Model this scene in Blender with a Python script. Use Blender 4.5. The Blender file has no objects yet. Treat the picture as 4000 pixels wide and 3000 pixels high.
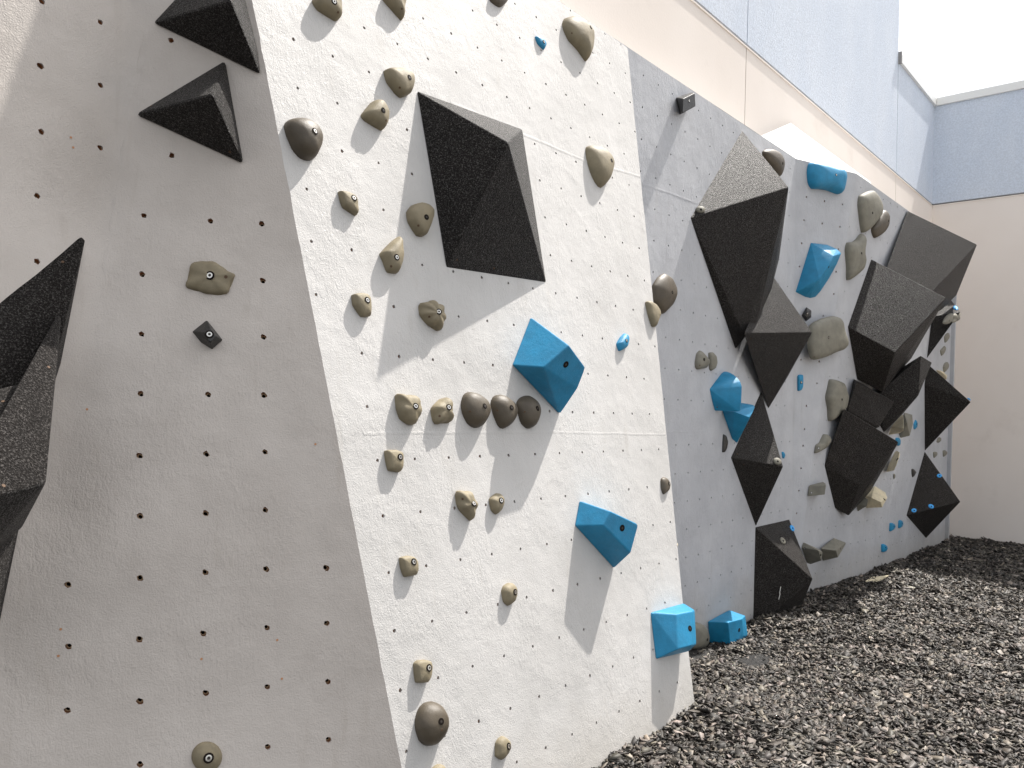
import bpy, bmesh, math, random
import numpy as np
from mathutils import Vector, Matrix, noise
from mathutils.bvhtree import BVHTree
from mathutils.geometry import delaunay_2d_cdt

random.seed(7)
rng = np.random.default_rng(11)
C = bpy.context.scene.collection
SC = bpy.context.scene

# ------------------------------------------------------------------ scale
# the t-nut pitch of the wall is the unit of all the tables below
S = 0.185                 # metres per unit
Z0 = 9.1                  # camera height over the ground, in units

# ------------------------------------------------------------------ camera
F = 3095.7                # focal length in pixels of a 4000 px wide picture
_p, _r = math.radians(1.63), math.radians(1.853)
f_ = np.array([0, math.cos(_p), math.sin(_p)])
r0 = np.array([1.0, 0, 0]); u0 = np.array([0, -math.sin(_p), math.cos(_p)])
r_ = math.cos(_r)*r0 + math.sin(_r)*u0
u_ = -math.sin(_r)*r0 + math.cos(_r)*u0
cam = bpy.data.cameras.new('camera'); cam.sensor_width = 36; cam.lens = F/4000*36
cam.clip_start = 0.05; cam.clip_end = 3000
co = bpy.data.objects.new('camera', cam); C.objects.link(co)
M = Matrix(((r_[0], u_[0], -f_[0], 0), (r_[1], u_[1], -f_[1], 0), (r_[2], u_[2], -f_[2], Z0*S), (0, 0, 0, 1)))
co.matrix_world = M
SC.camera = co
SC.render.resolution_x = 1024; SC.render.resolution_y = 768

# ------------------------------------------------------------------ light
SUN_AZ, SUN_EL = 40.5, 60.0       # azimuth from +X towards +Y
sd = Vector((math.cos(math.radians(SUN_EL))*math.cos(math.radians(SUN_AZ)),
             math.cos(math.radians(SUN_EL))*math.sin(math.radians(SUN_AZ)), math.sin(math.radians(SUN_EL))))
w = bpy.data.worlds.new('World'); SC.world = w; w.use_nodes = True
nt = w.node_tree; nt.nodes.clear()
sky = nt.nodes.new('ShaderNodeTexSky'); sky.sky_type = 'NISHITA'; sky.sun_disc = False
sky.sun_elevation = math.radians(SUN_EL); sky.sun_rotation = math.radians(90-SUN_AZ)
sky.dust_density = 4.0; sky.air_density = 1.0; sky.ozone_density = 1.0
bg = nt.nodes.new('ShaderNodeBackground'); bg.inputs[1].default_value = 0.15
wo = nt.nodes.new('ShaderNodeOutputWorld')
hs = nt.nodes.new('ShaderNodeHueSaturation'); hs.inputs['Saturation'].default_value = 0.42   # milky, hazy sky
nt.links.new(sky.outputs[0], hs.inputs['Color']); hs.inputs['Value'].default_value = 0.5
hz = nt.nodes.new('ShaderNodeMix'); hz.data_type = 'RGBA'; hz.blend_type = 'ADD'; hz.inputs[0].default_value = 1.0
hz.inputs[7].default_value = (2.2, 2.2, 2.18, 1)      # even bright haze over the whole sky
nt.links.new(hs.outputs[0], hz.inputs[6]); nt.links.new(hz.outputs[2], bg.inputs[0]); nt.links.new(bg.outputs[0], wo.inputs[0])
sl = bpy.data.lights.new('sun', 'SUN'); sl.energy = 3.9; sl.angle = math.radians(0.6); sl.color = (1.0, 0.955, 0.895)
so = bpy.data.objects.new('sun', sl); C.objects.link(so)
so.rotation_euler = sd.to_track_quat('Z', 'Y').to_euler(); so.location = (10, 10, 20)
SC.view_settings.view_transform = 'Standard'; SC.view_settings.look = 'None'
SC.view_settings.gamma = 1; SC.view_settings.exposure = 0.95
SC.render.engine = 'CYCLES'
SC.cycles.max_bounces = 6; SC.cycles.diffuse_bounces = 4

# ------------------------------------------------------------------ projective helpers (units, camera at the origin)
def ray(p): return r_*(p[0]-2000)/F - u_*(p[1]-1500)/F + f_
def proj(P):
    P = np.asarray(P, float); z = P@f_
    return np.stack([2000+F*(P@r_)/z, 1500-F*(P@u_)/z], -1)
def hv(az): a = math.radians(az); return np.array([math.sin(a), math.cos(a), 0])
def nv(az): a = math.radians(az); return np.array([math.cos(a), -math.sin(a), 0])
class Plane:
    def __init__(s, o, n, h):
        s.o = np.asarray(o, float); s.n = n/np.linalg.norm(n); s.h = h/np.linalg.norm(h)
        s.v = np.cross(s.n, s.h)
        if s.v[2] < 0: s.v = -s.v
    def hit(s, p, d=0.0):
        r = ray(p); return r*(((s.o+s.n*d)@s.n)/(r@s.n))
    def st(s, P): q = np.asarray(P)-s.o; return np.stack([q@s.h, q@s.v], -1)
    def at(s, a, b, d=0.0): return s.o+s.h*a+s.v*b+s.n*d
def pl_tilt(o, az, t):
    t = math.radians(t); h = hv(az); n0 = nv(az); v = math.cos(t)*np.array([0, 0, 1.])+math.sin(t)*n0
    n = np.cross(h, v); n = n if n@n0 > 0 else -n
    return Plane(o, n, h)
def pl_edge(a, b, az):
    n = np.cross(hv(az), b-a); n = n if n@nv(az) > 0 else -n
    return Plane(a, n, hv(az))
def W(P): P = np.asarray(P, float); return Vector((P[0]*S, P[1]*S, (P[2]+Z0)*S))
def Wn(P): P = np.array(P, float)*S; P[..., 2] += Z0*S; return P

# the facets of the wall
F2 = pl_tilt([4.18, 25.6, 4.21], 40.6, -12.0)
F3 = Plane(nv(41)*-15.5, nv(41), hv(41))
_a, _b = F3.hit((3108, 620)), F3.hit((3092, 2360))
F4 = pl_edge(_a, _b, 60)
_c, _d = F4.hit((3345, 678)), F4.hit((3096, 2345))
F5 = pl_edge(_c, _d, 46)
_e, _g = F5.hit((3560, 832)), F5.hit((3455, 2214))
F6 = pl_edge(_e, _g, 41)
_m, _k = F6.hit((3611, 1434)), F6.hit((3616, 2130))
F7 = pl_edge(_m, _k, 38)
BL = Plane(nv(40.7)*-16.5, nv(40.7), hv(40.7))        # courtyard wall behind the climbing wall
CORN = BL.hit((3642, 801))
BK = Plane(CORN, -hv(40.7), nv(40.7))                 # wall across the far end
TOPZ = 12.95
GZ = -10.2

# ------------------------------------------------------------------ curved panel at the near end
E_T, E_B = F2.hit((985, 0)), F2.hit((1568, 3000))
def edge12(z):
    t = (z-E_B[2])/(E_T[2]-E_B[2]); P = E_B+(E_T-E_B)*t
    j = 0.022*noise.noise((0, 0, z*3.1))+0.010*noise.noise((5, 0, z*11.0))
    return P+F2.h*j
ZL = np.arange(-10.2, 13.01, 0.29)
az1 = np.interp(ZL, [-7, -3, 3.4, 8], [66, 66, 79, 82])
foldx = np.interp(ZL, [-8, -6.8, -4.9, -3, -0.6, 2.2, 4.5, 7.9, 12], [-400, -300, -120, 80, 270, 400, 465, 566, 650])
RR = np.interp(ZL, [-7, -3, 0, 4, 8], [1.8, 1.3, .7, .2, .12])
UN = 150; UL = np.concatenate([np.linspace(0, 9, 91), np.linspace(9.4, 30, 52)])
T1 = np.zeros((len(ZL), len(UL), 3))
for i, z in enumerate(ZL):
    E = edge12(z)
    L = 3.
    for L in np.arange(1.5, 9, .02):
        P = E-hv(az1[i])*L
        if proj(P)[0] < foldx[i]: break
    P = E.copy(); T1[i, 0] = P
    for j in range(1, len(UL)):
        um = (UL[j]+UL[j-1])/2
        t = min(1, max(0, (um-(L-RR[i]/2))/RR[i])); t = t*t*(3-2*t)
        P = P-hv(az1[i]*(1-t)+40*t)*(UL[j]-UL[j-1]); T1[i, j] = P
def f1(u, z):
    i = min(max((z-ZL[0])/0.29, 0), len(ZL)-1.001); i0 = int(i); a = i-i0
    r = []
    for k in (i0, i0+1):
        q = T1[k]; r.append(np.array([np.interp(u, UL, q[:, c]) for c in range(3)]))
    return r[0]*(1-a)+r[1]*a
_pj = proj(T1.reshape(-1, 3)).reshape(T1.shape[:2]+(2,))
def f1_uz(p):
    d = ((_pj-np.array(p))**2).sum(-1); i, j = np.unravel_index(d.argmin(), d.shape)
    u, z = UL[j], ZL[i]
    for _ in range(6):
        q = proj(f1(u, z)); e = .02
        a = (proj(f1(u+e, z))-q)/e; b = (proj(f1(u, z+e))-q)/e
        try: du, dz = np.linalg.solve(np.array([a, b]).T, np.array(p)-q)
        except Exception: break
        u += max(-1, min(1, du)); z += max(-1, min(1, dz)); u = max(u, 0)
    return u, z
def f1_plane(p):
    u, z = f1_uz(p); P = f1(u, z)
    a = f1(max(u-.3, 0), z)-f1(u+.3, z); b = f1(u, z+.3)-f1(u, z-.3)
    n = np.cross(b, a); n = n if n@f_ < 0 else -n
    return Plane(P, n, a)

# ------------------------------------------------------------------ materials
MATS = {}
def mat(name, col, rough=.6, spec=.5, metal=0.0, build=None):
    m = bpy.data.materials.new(name); m.use_nodes = True
    t = m.node_tree; b = t.nodes['Principled BSDF']
    b.inputs['Base Color'].default_value = (*col, 1); b.inputs['Roughness'].default_value = rough
    b.inputs['Specular IOR Level'].default_value = spec; b.inputs['Metallic'].default_value = metal
    if build: build(t, b)
    MATS[name] = m; return m
def N(t, k, **kw):
    n = t.nodes.new(k)
    for a, v in kw.items(): setattr(n, a, v)
    return n
def coords(t):
    g = N(t, 'ShaderNodeNewGeometry'); return g.outputs['Position']
def tex_noise(t, vec, scale, detail=4, rough=.55, dist=0.0):
    n = N(t, 'ShaderNodeTexNoise'); n.inputs['Scale'].default_value = scale; n.inputs['Detail'].default_value = detail
    n.inputs['Roughness'].default_value = rough; n.inputs['Distortion'].default_value = dist
    t.links.new(vec, n.inputs['Vector']); return n.outputs['Fac']
def ramp(t, fac, stops):
    r = N(t, 'ShaderNodeValToRGB'); t.links.new(fac, r.inputs[0])
    el = r.color_ramp.elements
    el[0].position, el[0].color = stops[0][0], (*stops[0][1], 1)
    el[1].position, el[1].color = stops[-1][0], (*stops[-1][1], 1)
    for p, c in stops[1:-1]: e = el.new(p); e.color = (*c, 1)
    return r.outputs[0]
def mth(t, op, a, b):
    n = N(t, 'ShaderNodeMath', operation=op)
    for i, v in enumerate((a, b)):
        if isinstance(v, (int, float)): n.inputs[i].default_value = v
        else: t.links.new(v, n.inputs[i])
    return n.outputs[0]
def bump(t, b, h, strength, dist):
    n = N(t, 'ShaderNodeBump'); n.inputs['Strength'].default_value = strength; n.inputs['Distance'].default_value = dist
    t.links.new(h, n.inputs['Height']); t.links.new(n.outputs[0], b.inputs['Normal'])
def mixc(t, fac, a, b, mode='MIX'):
    n = N(t, 'ShaderNodeMix', data_type='RGBA', blend_type=mode)
    if isinstance(fac, (int, float)): n.inputs[0].default_value = fac
    else: t.links.new(fac, n.inputs[0])
    for i, v in ((6, a), (7, b)):
        if isinstance(v, tuple): n.inputs[i].default_value = (*v, 1)
        else: t.links.new(v, n.inputs[i])
    return n.outputs[2]

def plaster(c1, c2, amount, fine=1.0):
    def f(t, b):
        p = coords(t)
        big = tex_noise(t, p, 1.1, 3); mid = tex_noise(t, p, 5.0, 4)
        col = ramp(t, mth(t, 'ADD', mth(t, 'MULTIPLY', big, .6), mth(t, 'MULTIPLY', mid, .4)), [(.36, c1), (.64, c2)])
        # thin vertical drip stains
        mp = N(t, 'ShaderNodeMapping'); mp.inputs['Scale'].default_value = (7, 7, .35); t.links.new(p, mp.inputs[0])
        st = tex_noise(t, mp.outputs[0], 2.2, 5, .6)
        stf = ramp(t, st, [(.60, (0, 0, 0)), (.80, (1, 1, 1))])
        sc = N(t, 'ShaderNodeSeparateColor'); t.links.new(stf, sc.inputs[0])
        col = mixc(t, mth(t, 'MULTIPLY', sc.outputs[0], .22), col, (c1[0]*.62, c1[1]*.56, c1[2]*.46))
        sx = N(t, 'ShaderNodeSeparateXYZ'); t.links.new(p, sx.inputs[0])      # splashed dirt low on the wall
        lowz = mth(t, 'ADD', sx.outputs[2], mth(t, 'MULTIPLY', mth(t, 'SUBTRACT', tex_noise(t, p, 6, 5, .65), .5), .35))
        mr = N(t, 'ShaderNodeMapRange'); t.links.new(lowz, mr.inputs[0])
        for k_, v_ in zip((1, 2, 3, 4), (.02, .38, .30, 0.0)): mr.inputs[k_].default_value = v_
        col = mixc(t, mr.outputs[0], col, (.30, .25, .17))
        t.links.new(col, b.inputs['Base Color'])
        # trowelled grit: patches of coarse, streaky and smooth texture
        wv = tex_noise(t, p, 190*fine, 3, .6)
        mp2 = N(t, 'ShaderNodeMapping'); mp2.inputs['Scale'].default_value = (1, 1, .42); t.links.new(p, mp2.inputs[0])
        co2 = tex_noise(t, mp2.outputs[0], 75*fine, 4, .62, .6)
        msk = ramp(t, tex_noise(t, p, 3.3, 3, .6), [(.42, (.10, .10, .10)), (.58, (1.25, 1.25, 1.25))])
        sm = N(t, 'ShaderNodeSeparateColor'); t.links.new(msk, sm.inputs[0])
        lump = tex_noise(t, p, 14, 3)
        h = mth(t, 'ADD', mth(t, 'ADD', mth(t, 'MULTIPLY', mth(t, 'MULTIPLY', co2, sm.outputs[0]), .75), mth(t, 'MULTIPLY', wv, .55)), mth(t, 'MULTIPLY', lump, .8))
        bump(t, b, h, 1.0, amount)
    return f
mat('slab_plaster', (.8, .79, .77), .62, .4, build=plaster((.485, .475, .46), (.575, .563, .548), .0032))
mat('near_shaded_plaster', (.6, .58, .56), .50, .5, build=plaster((.47, .425, .385), (.58, .53, .485), .0030))  # same wall plaster, shade and warm ground bounce put into its colour
mat('shaded_plaster', (.6, .6, .62), .60, .4, build=plaster((.42, .43, .455), (.52, .53, .555), .0045))  # same wall plaster, bluish sky shade put into its colour
mat('hole_wood', (.48, .24, .12), .7)
mat('hole_dark', (.012, .009, .007), .8, .1)
mat('tnut_metal', (.38, .27, .17), .5, .5, .8)
mat('screw_rust', (.10, .06, .035), .8)
mat('hole_core', (.02, .014, .01), .6)

def beige(t, b):
    p = coords(t)
    col = ramp(t, tex_noise(t, p, .5, 4, .6), [(.35, (.79, .72, .66)), (.65, (.84, .775, .72))])
    d = ramp(t, tex_noise(t, p, 1.7, 6, .65), [(.58, (0, 0, 0)), (.78, (1, 1, 1))])
    s = N(t, 'ShaderNodeSeparateColor'); t.links.new(d, s.inputs[0])
    col = mixc(t, mth(t, 'MULTIPLY', s.outputs[0], .22), col, (.45, .38, .32))
    t.links.new(col, b.inputs['Base Color'])
    bump(t, b, mth(t, 'ADD', tex_noise(t, p, 60, 4), mth(t, 'MULTIPLY', tex_noise(t, p, 2.0, 3), 2.0)), .6, .0015)
mat('beige_render', (.7, .62, .55), .7, .3, build=beige)
def bluew(t, b):
    p = coords(t)
    mp = N(t, 'ShaderNodeMapping'); mp.inputs['Scale'].default_value = (1.6, 1.6, .7); t.links.new(p, mp.inputs[0])
    col = ramp(t, tex_noise(t, mp.outputs[0], 1.2, 5, .6), [(.32, (.60, .665, .765)), (.70, (.66, .715, .80))])
    sp = ramp(t, tex_noise(t, p, 45, 3, .7), [(.40, (.90, .90, .90)), (.62, (1.05, 1.05, 1.05))])
    t.links.new(mixc(t, 1.0, col, sp, 'MULTIPLY'), b.inputs['Base Color'])
    bump(t, b, tex_noise(t, p, 48, 5, .7), 1.0, .006)
mat('blue_stucco', (.5, .58, .68), .75, .3, build=bluew)
mat('joint_grey', (.30, .29, .28), .7)
mat('white_metal', (.82, .82, .80), .35, .5)
mat('white_panel', (.85, .85, .84), .5, .4)

def grit(t, b):
    p = coords(t)
    n1 = tex_noise(t, p, 172, 3, .85)
    n2 = tex_noise(t, p, 95, 2, .6)
    col = ramp(t, n1, [(.42, (.007, .0052, .0042)), (.56, (.014, .0108, .009)), (.70, (.11, .096, .084))])  # light specks: glints of the grains painted into the colour
    big = ramp(t, tex_noise(t, p, 6, 4, .6), [(.3, (.8, .8, .8)), (.7, (1.15, 1.15, 1.15))])
    col = mixc(t, 1.0, col, big, 'MULTIPLY')
    # chalky scuffs
    scf = ramp(t, tex_noise(t, p, 9, 8, .75), [(.70, (0, 0, 0)), (.80, (1, 1, 1))])
    s = N(t, 'ShaderNodeSeparateColor'); t.links.new(scf, s.inputs[0])
    col = mixc(t, mth(t, 'MULTIPLY', s.outputs[0], .10), col, (.35, .32, .28))
    t.links.new(col, b.inputs['Base Color'])
    gs = ramp(t, n1, [(.50, (.10, .10, .10)), (.66, (1, 1, 1))]); g1 = N(t, 'ShaderNodeSeparateColor'); t.links.new(gs, g1.inputs[0])
    t.links.new(g1.outputs[0], b.inputs['Specular IOR Level'])      # glassy grains between dull binder
    h = mth(t, 'ADD', n1, mth(t, 'MULTIPLY', n2, .6))
    bump(t, b, h, 1.0, .011)
mat('black_grit', (.02, .02, .02), .46, .3, build=grit)
_gb = MATS['black_grit'].node_tree.nodes['Principled BSDF']; _gb.inputs['Sheen Weight'].default_value = .05; _gb.inputs['Sheen Roughness'].default_value = .45

def hold_mat(name, c, rough, spec, b1=.0006, var=.12, mottled=0.0):
    def f(t, b):
        p = coords(t)
        lo = tuple(x*(1-var) for x in c); hi = tuple(min(1, x*(1+var)) for x in c)
        col = ramp(t, tex_noise(t, p, 14, 5, .6), [(.35, lo), (.65, hi)])
        ch = ramp(t, tex_noise(t, p, 30, 6, .7), [(.62, (0, 0, 0)), (.85, (1, 1, 1))])
        s = N(t, 'ShaderNodeSeparateColor'); t.links.new(ch, s.inputs[0])
        col = mixc(t, mth(t, 'MULTIPLY', s.outputs[0], mottled), col, (.6, .58, .54))
        t.links.new(col, b.inputs['Base Color'])
        bump(t, b, mth(t, 'ADD', tex_noise(t, p, 520, 2, .6), mth(t, 'MULTIPLY', tex_noise(t, p, 60, 3), 1.5)), 1.0, b1)
    mat(name, c, rough, spec, build=f)
hold_mat('tan', (.225, .19, .125), .6, .35, mottled=.12)
hold_mat('brown', (.085, .068, .047), .5, .45, mottled=.06)
hold_mat('grey', (.20, .19, .155), .6, .35, mottled=.10)
hold_mat('black', (.018, .017, .016), .42, .5)
hold_mat('blue', (.012, .22, .41), .5, .45, .0008, .10, .10)
hold_mat('paleblue', (.05, .36, .80), .5, .45, .0008, .08, .05)
hold_mat('cream', (.66, .58, .41), .6, .35, mottled=.15)
mat('bolt_steel', (.62, .60, .56), .22, .5, 1.0)
mat('chalk_white', (.75, .74, .70), .9)
def mulch(t, b):
    a = N(t, 'ShaderNodeAttribute'); a.attribute_name = 'tone'
    t.links.new(a.outputs['Color'], b.inputs['Base Color'])
    p = coords(t); bump(t, b, tex_noise(t, p, 260, 3, .6), .7, .0012)
mat('mulch_rubber', (.05, .05, .05), .55, .4, build=mulch)
def soil(t, b):
    p = coords(t)
    t.links.new(ramp(t, tex_noise(t, p, 40, 5, .7), [(.4, (.008, .008, .008)), (.65, (.045, .042, .040))]), b.inputs['Base Color'])
    bump(t, b, tex_noise(t, p, 45, 4, .7), 1.0, .03)
mat('mulch_bed', (.03, .03, .03), .6, .4, build=soil)

# ------------------------------------------------------------------ object helpers
def tag(o, label=None, cat=None, group=None, kind=None):
    for k, v in (('label', label), ('category', cat), ('group', group), ('kind', kind)):
        if v: o[k] = v
    return o
def mesh_obj(name, verts, faces, mats, parent=None, fm=None, smooth=False, origin=None, ang=None):
    """verts in units; origin in units (object origin)"""
    V = Wn(np.asarray(verts, float)); O = Wn(np.array(origin if origin is not None else np.mean(np.asarray(verts), 0), float))
    base = Vector(O)
    me = bpy.data.meshes.new(name)
    me.from_pydata([tuple(v-O) for v in V], [], faces)
    for m in (mats if isinstance(mats, (list, tuple)) else [mats]): me.materials.append(MATS[m])
    if fm is not None: me.polygons.foreach_set('material_index', fm)
    if smooth: me.polygons.foreach_set('use_smooth', [True]*len(me.polygons))
    me.update()
    if ang: 
        try: me.set_sharp_from_angle(angle=math.radians(ang))
        except Exception: pass
    o = bpy.data.objects.new(name, me); C.objects.link(o)
    if parent is not None:
        o.parent = parent; o.location = base-parent.location
    else: o.location = base
    return o
def empty(name, P):
    o = bpy.data.objects.new(name, None); o.empty_display_size = .2; C.objects.link(o); o.location = W(P); return o
def fix_normals(me):
    bm = bmesh.new(); bm.from_mesh(me); bmesh.ops.recalc_face_normals(bm, faces=bm.faces); bm.to_mesh(me); bm.free()

# ------------------------------------------------------------------ ground
GP = [(8.2, 31.0, -9.65), (10.0, 34.0, -9.6), (7.2, 28.0, -9.3), (2.4, 19.3, -8.65), (5.6, 23.1, -8.45), (0, 14, -8.9), (11.4, 36.8, -9.25), (14.5, 40.3, -9.15), (23, 48.5, -9.0), (29, 55, -8.95), (33, 60, -9.3),
      (39.5, 60.9, -9.25), (55, 48, -9.2), (12, 20, -9.1), (20, 30, -9.2), (30, 40, -9.1), (8, 8, -9.1), (0, 4, -9.1)]
_gp = np.array(GP)
def gz(x, y):
    x = np.asarray(x, float); y = np.asarray(y, float)
    d = (x[..., None]-_gp[:, 0])**2+(y[..., None]-_gp[:, 1])**2+1.0
    w_ = d**-1.6
    z = (w_*_gp[:, 2]).sum(-1)/w_.sum(-1)
    return z+0.10*np.sin(x*1.1+y*.7)*np.sin(y*.9-x*.4)+0.05*np.sin(x*2.7-y*1.9)
gx = np.arange(-20, 90.1, .5); gy = np.arange(-12, 80.1, .5)
X, Y = np.meshgrid(gx, gy, indexing='ij'); Zg = gz(X, Y)-.10
nx, ny = X.shape
gv = np.stack([X, Y, Zg], -1).reshape(-1, 3)
gf = [(i*ny+j, (i+1)*ny+j, (i+1)*ny+j+1, i*ny+j+1) for i in range(nx-1) for j in range(ny-1)]
g = mesh_obj('ground', gv, gf, 'mulch_bed', smooth=True, origin=(20, 30, -9.2)); tag(g, kind='structure')
big = 6000
ov = [(-big, -big, -9.6), (big, -big, -9.6), (big, big, -9.6), (-big, big, -9.6)]
g2 = mesh_obj('ground_plain', ov, [(0, 1, 2, 3)], 'mulch_bed', origin=(0, 0, -9.6)); tag(g2, kind='structure')

# unseen pale slab, added beside the mulch to bounce light onto the walls
mat('bounce_slab', (.55, .50, .44), .8, .3, build=lambda t, b: (t.links.new(ramp(t, tex_noise(t, coords(t), 2.5, 6, .65), [(.35, (.50, .45, .39)), (.65, (.60, .55, .48))]), b.inputs['Base Color']), bump(t, b, tex_noise(t, coords(t), 90, 4), .5, .002)))
pvz = -9.02
pa = [(9.5, 3.0), (62, 68)]
PO = [(24, 28.0), (47.0, 60.0), (120, 30), (90, -40), (30, 10)]
pv = [(x, y, pvz) for x, y in PO]+[(x, y, pvz-1.2) for x, y in PO]; n_ = len(PO)
po_ = mesh_obj('bounce_slab', pv, [tuple(range(n_))[::-1]]+[(i, (i+1) % n_, n_+(i+1) % n_, n_+i) for i in range(n_)], 'bounce_slab'); tag(po_, kind='structure')

def make_mulch():
    NC = 340000
    # sample in front of the wall and inside a margin around the view
    x = rng.uniform(-3, 52, NC*6); y = rng.uniform(10, 74, NC*6)
    side = (x*nv(41)[0]+y*nv(41)[1])
    z = gz(x, y)
    P = np.stack([x, y, z], -1); q = proj(P)
    bk = (CORN-P)@hv(40.7)
    keep = (side > -15.2) & (P@f_ > 6) & (q[:, 0] > 1200) & (q[:, 0] < 5600) & ((q[:, 0] < 4500) | (rng.uniform(0, 1, len(x)) < .5)) & (q[:, 1] < 3400) & (bk > 0.0)
    d = P@f_
    dens = np.clip((32/np.maximum(d, 1))**1.5, .10, 1.0)
    keep &= rng.uniform(0, 1, len(x)) < dens
    P = P[keep][:NC]; d = d[keep][:NC]; n = len(P)
    sz = np.clip((d/32)**.5, 1, 1.6)
    # far pieces: keep the same look by growing slightly with the thinning
    L = np.clip(rng.lognormal(-1.92, .38, n), .05, .34)*sz; Wd = L*rng.uniform(.32, .80, n); Th = L*rng.uniform(.04, .14, n)
    T = np.array([[-1, -1, -1], [1, -1, -1], [1, 1, -1], [-1, 1, -1], [-1, -1, 1], [1, -1, 1], [1, 1, 1], [-1, 1, 1]], float)*.5
    V = np.repeat(T[None], n, 0)+rng.uniform(-.24, .24, (n, 8, 3))
    V[:, :, 2] += (V[:, :, 0]**2)[:, :]*rng.uniform(-.5, .5, (n, 1))
    tp = rng.uniform(.25, 1.0, (n, 1)); V[:, [1, 2, 5, 6], 1] *= tp
    V[:, :, 0] *= L[:, None]; V[:, :, 1] *= Wd[:, None]; V[:, :, 2] *= Th[:, None]
    yaw = rng.uniform(0, 2*np.pi, n); pit = rng.normal(0, .36, n); rol = rng.normal(0, .42, n)
    def rot(V, a, i, j):
        c, s = np.cos(a)[:, None], np.sin(a)[:, None]; A = V[:, :, i]*c-V[:, :, j]*s; B = V[:, :, i]*s+V[:, :, j]*c
        V[:, :, i] = A; V[:, :, j] = B
    rot(V, rol, 1, 2); rot(V, pit, 0, 2); rot(V, yaw, 0, 1)
    P[:, 2] += rng.uniform(-.15, .06, n)+.03*(rng.uniform(0, 1, n) > .93)
    V += P[:, None, :]
    V = V.reshape(-1, 3)*S; V[:, 2] += Z0*S
    q = np.array([[0, 3, 2, 1], [4, 5, 6, 7], [0, 1, 5, 4], [1, 2, 6, 5], [2, 3, 7, 6], [3, 0, 4, 7]])
    Fc = (np.arange(n)[:, None, None]*8+q[None]).reshape(-1)
    me = bpy.data.meshes.new('rubber_mulch')
    me.vertices.add(len(V)); me.vertices.foreach_set('co', V.astype(np.float32).ravel())
    me.loops.add(len(Fc)); me.loops.foreach_set('vertex_index', Fc.astype(np.int32))
    nf = len(Fc)//4; me.polygons.add(nf)
    me.polygons.foreach_set('loop_start', np.arange(0, nf*4, 4, dtype=np.int32))
    try: me.polygons.foreach_set('loop_total', np.full(nf, 4, np.int32))
    except Exception: pass
    me.update(calc_edges=True)
    k = rng.uniform(0, 1, n)
    base = .016+.16*rng.uniform(0, 1, n)**2.6
    base = np.where(k > .955, rng.uniform(.12, .26, n), base)
    tint = np.stack([base*rng.uniform(1.12, 1.26, n), base*rng.uniform(1.0, 1.06, n), base*rng.uniform(.80, .94, n), np.ones(n)], -1)
    at = me.color_attributes.new('tone', 'FLOAT_COLOR', 'POINT')
    at.data.foreach_set('color', np.repeat(tint, 8, 0).astype(np.float32).ravel())
    me.materials.append(MATS['mulch_rubber'])
    o = bpy.data.objects.new('rubber_mulch', me); C.objects.link(o)
    tag(o, kind='stuff', label='loose shredded black rubber mulch covering the ground in front of the wall', cat='mulch')
make_mulch()

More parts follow.
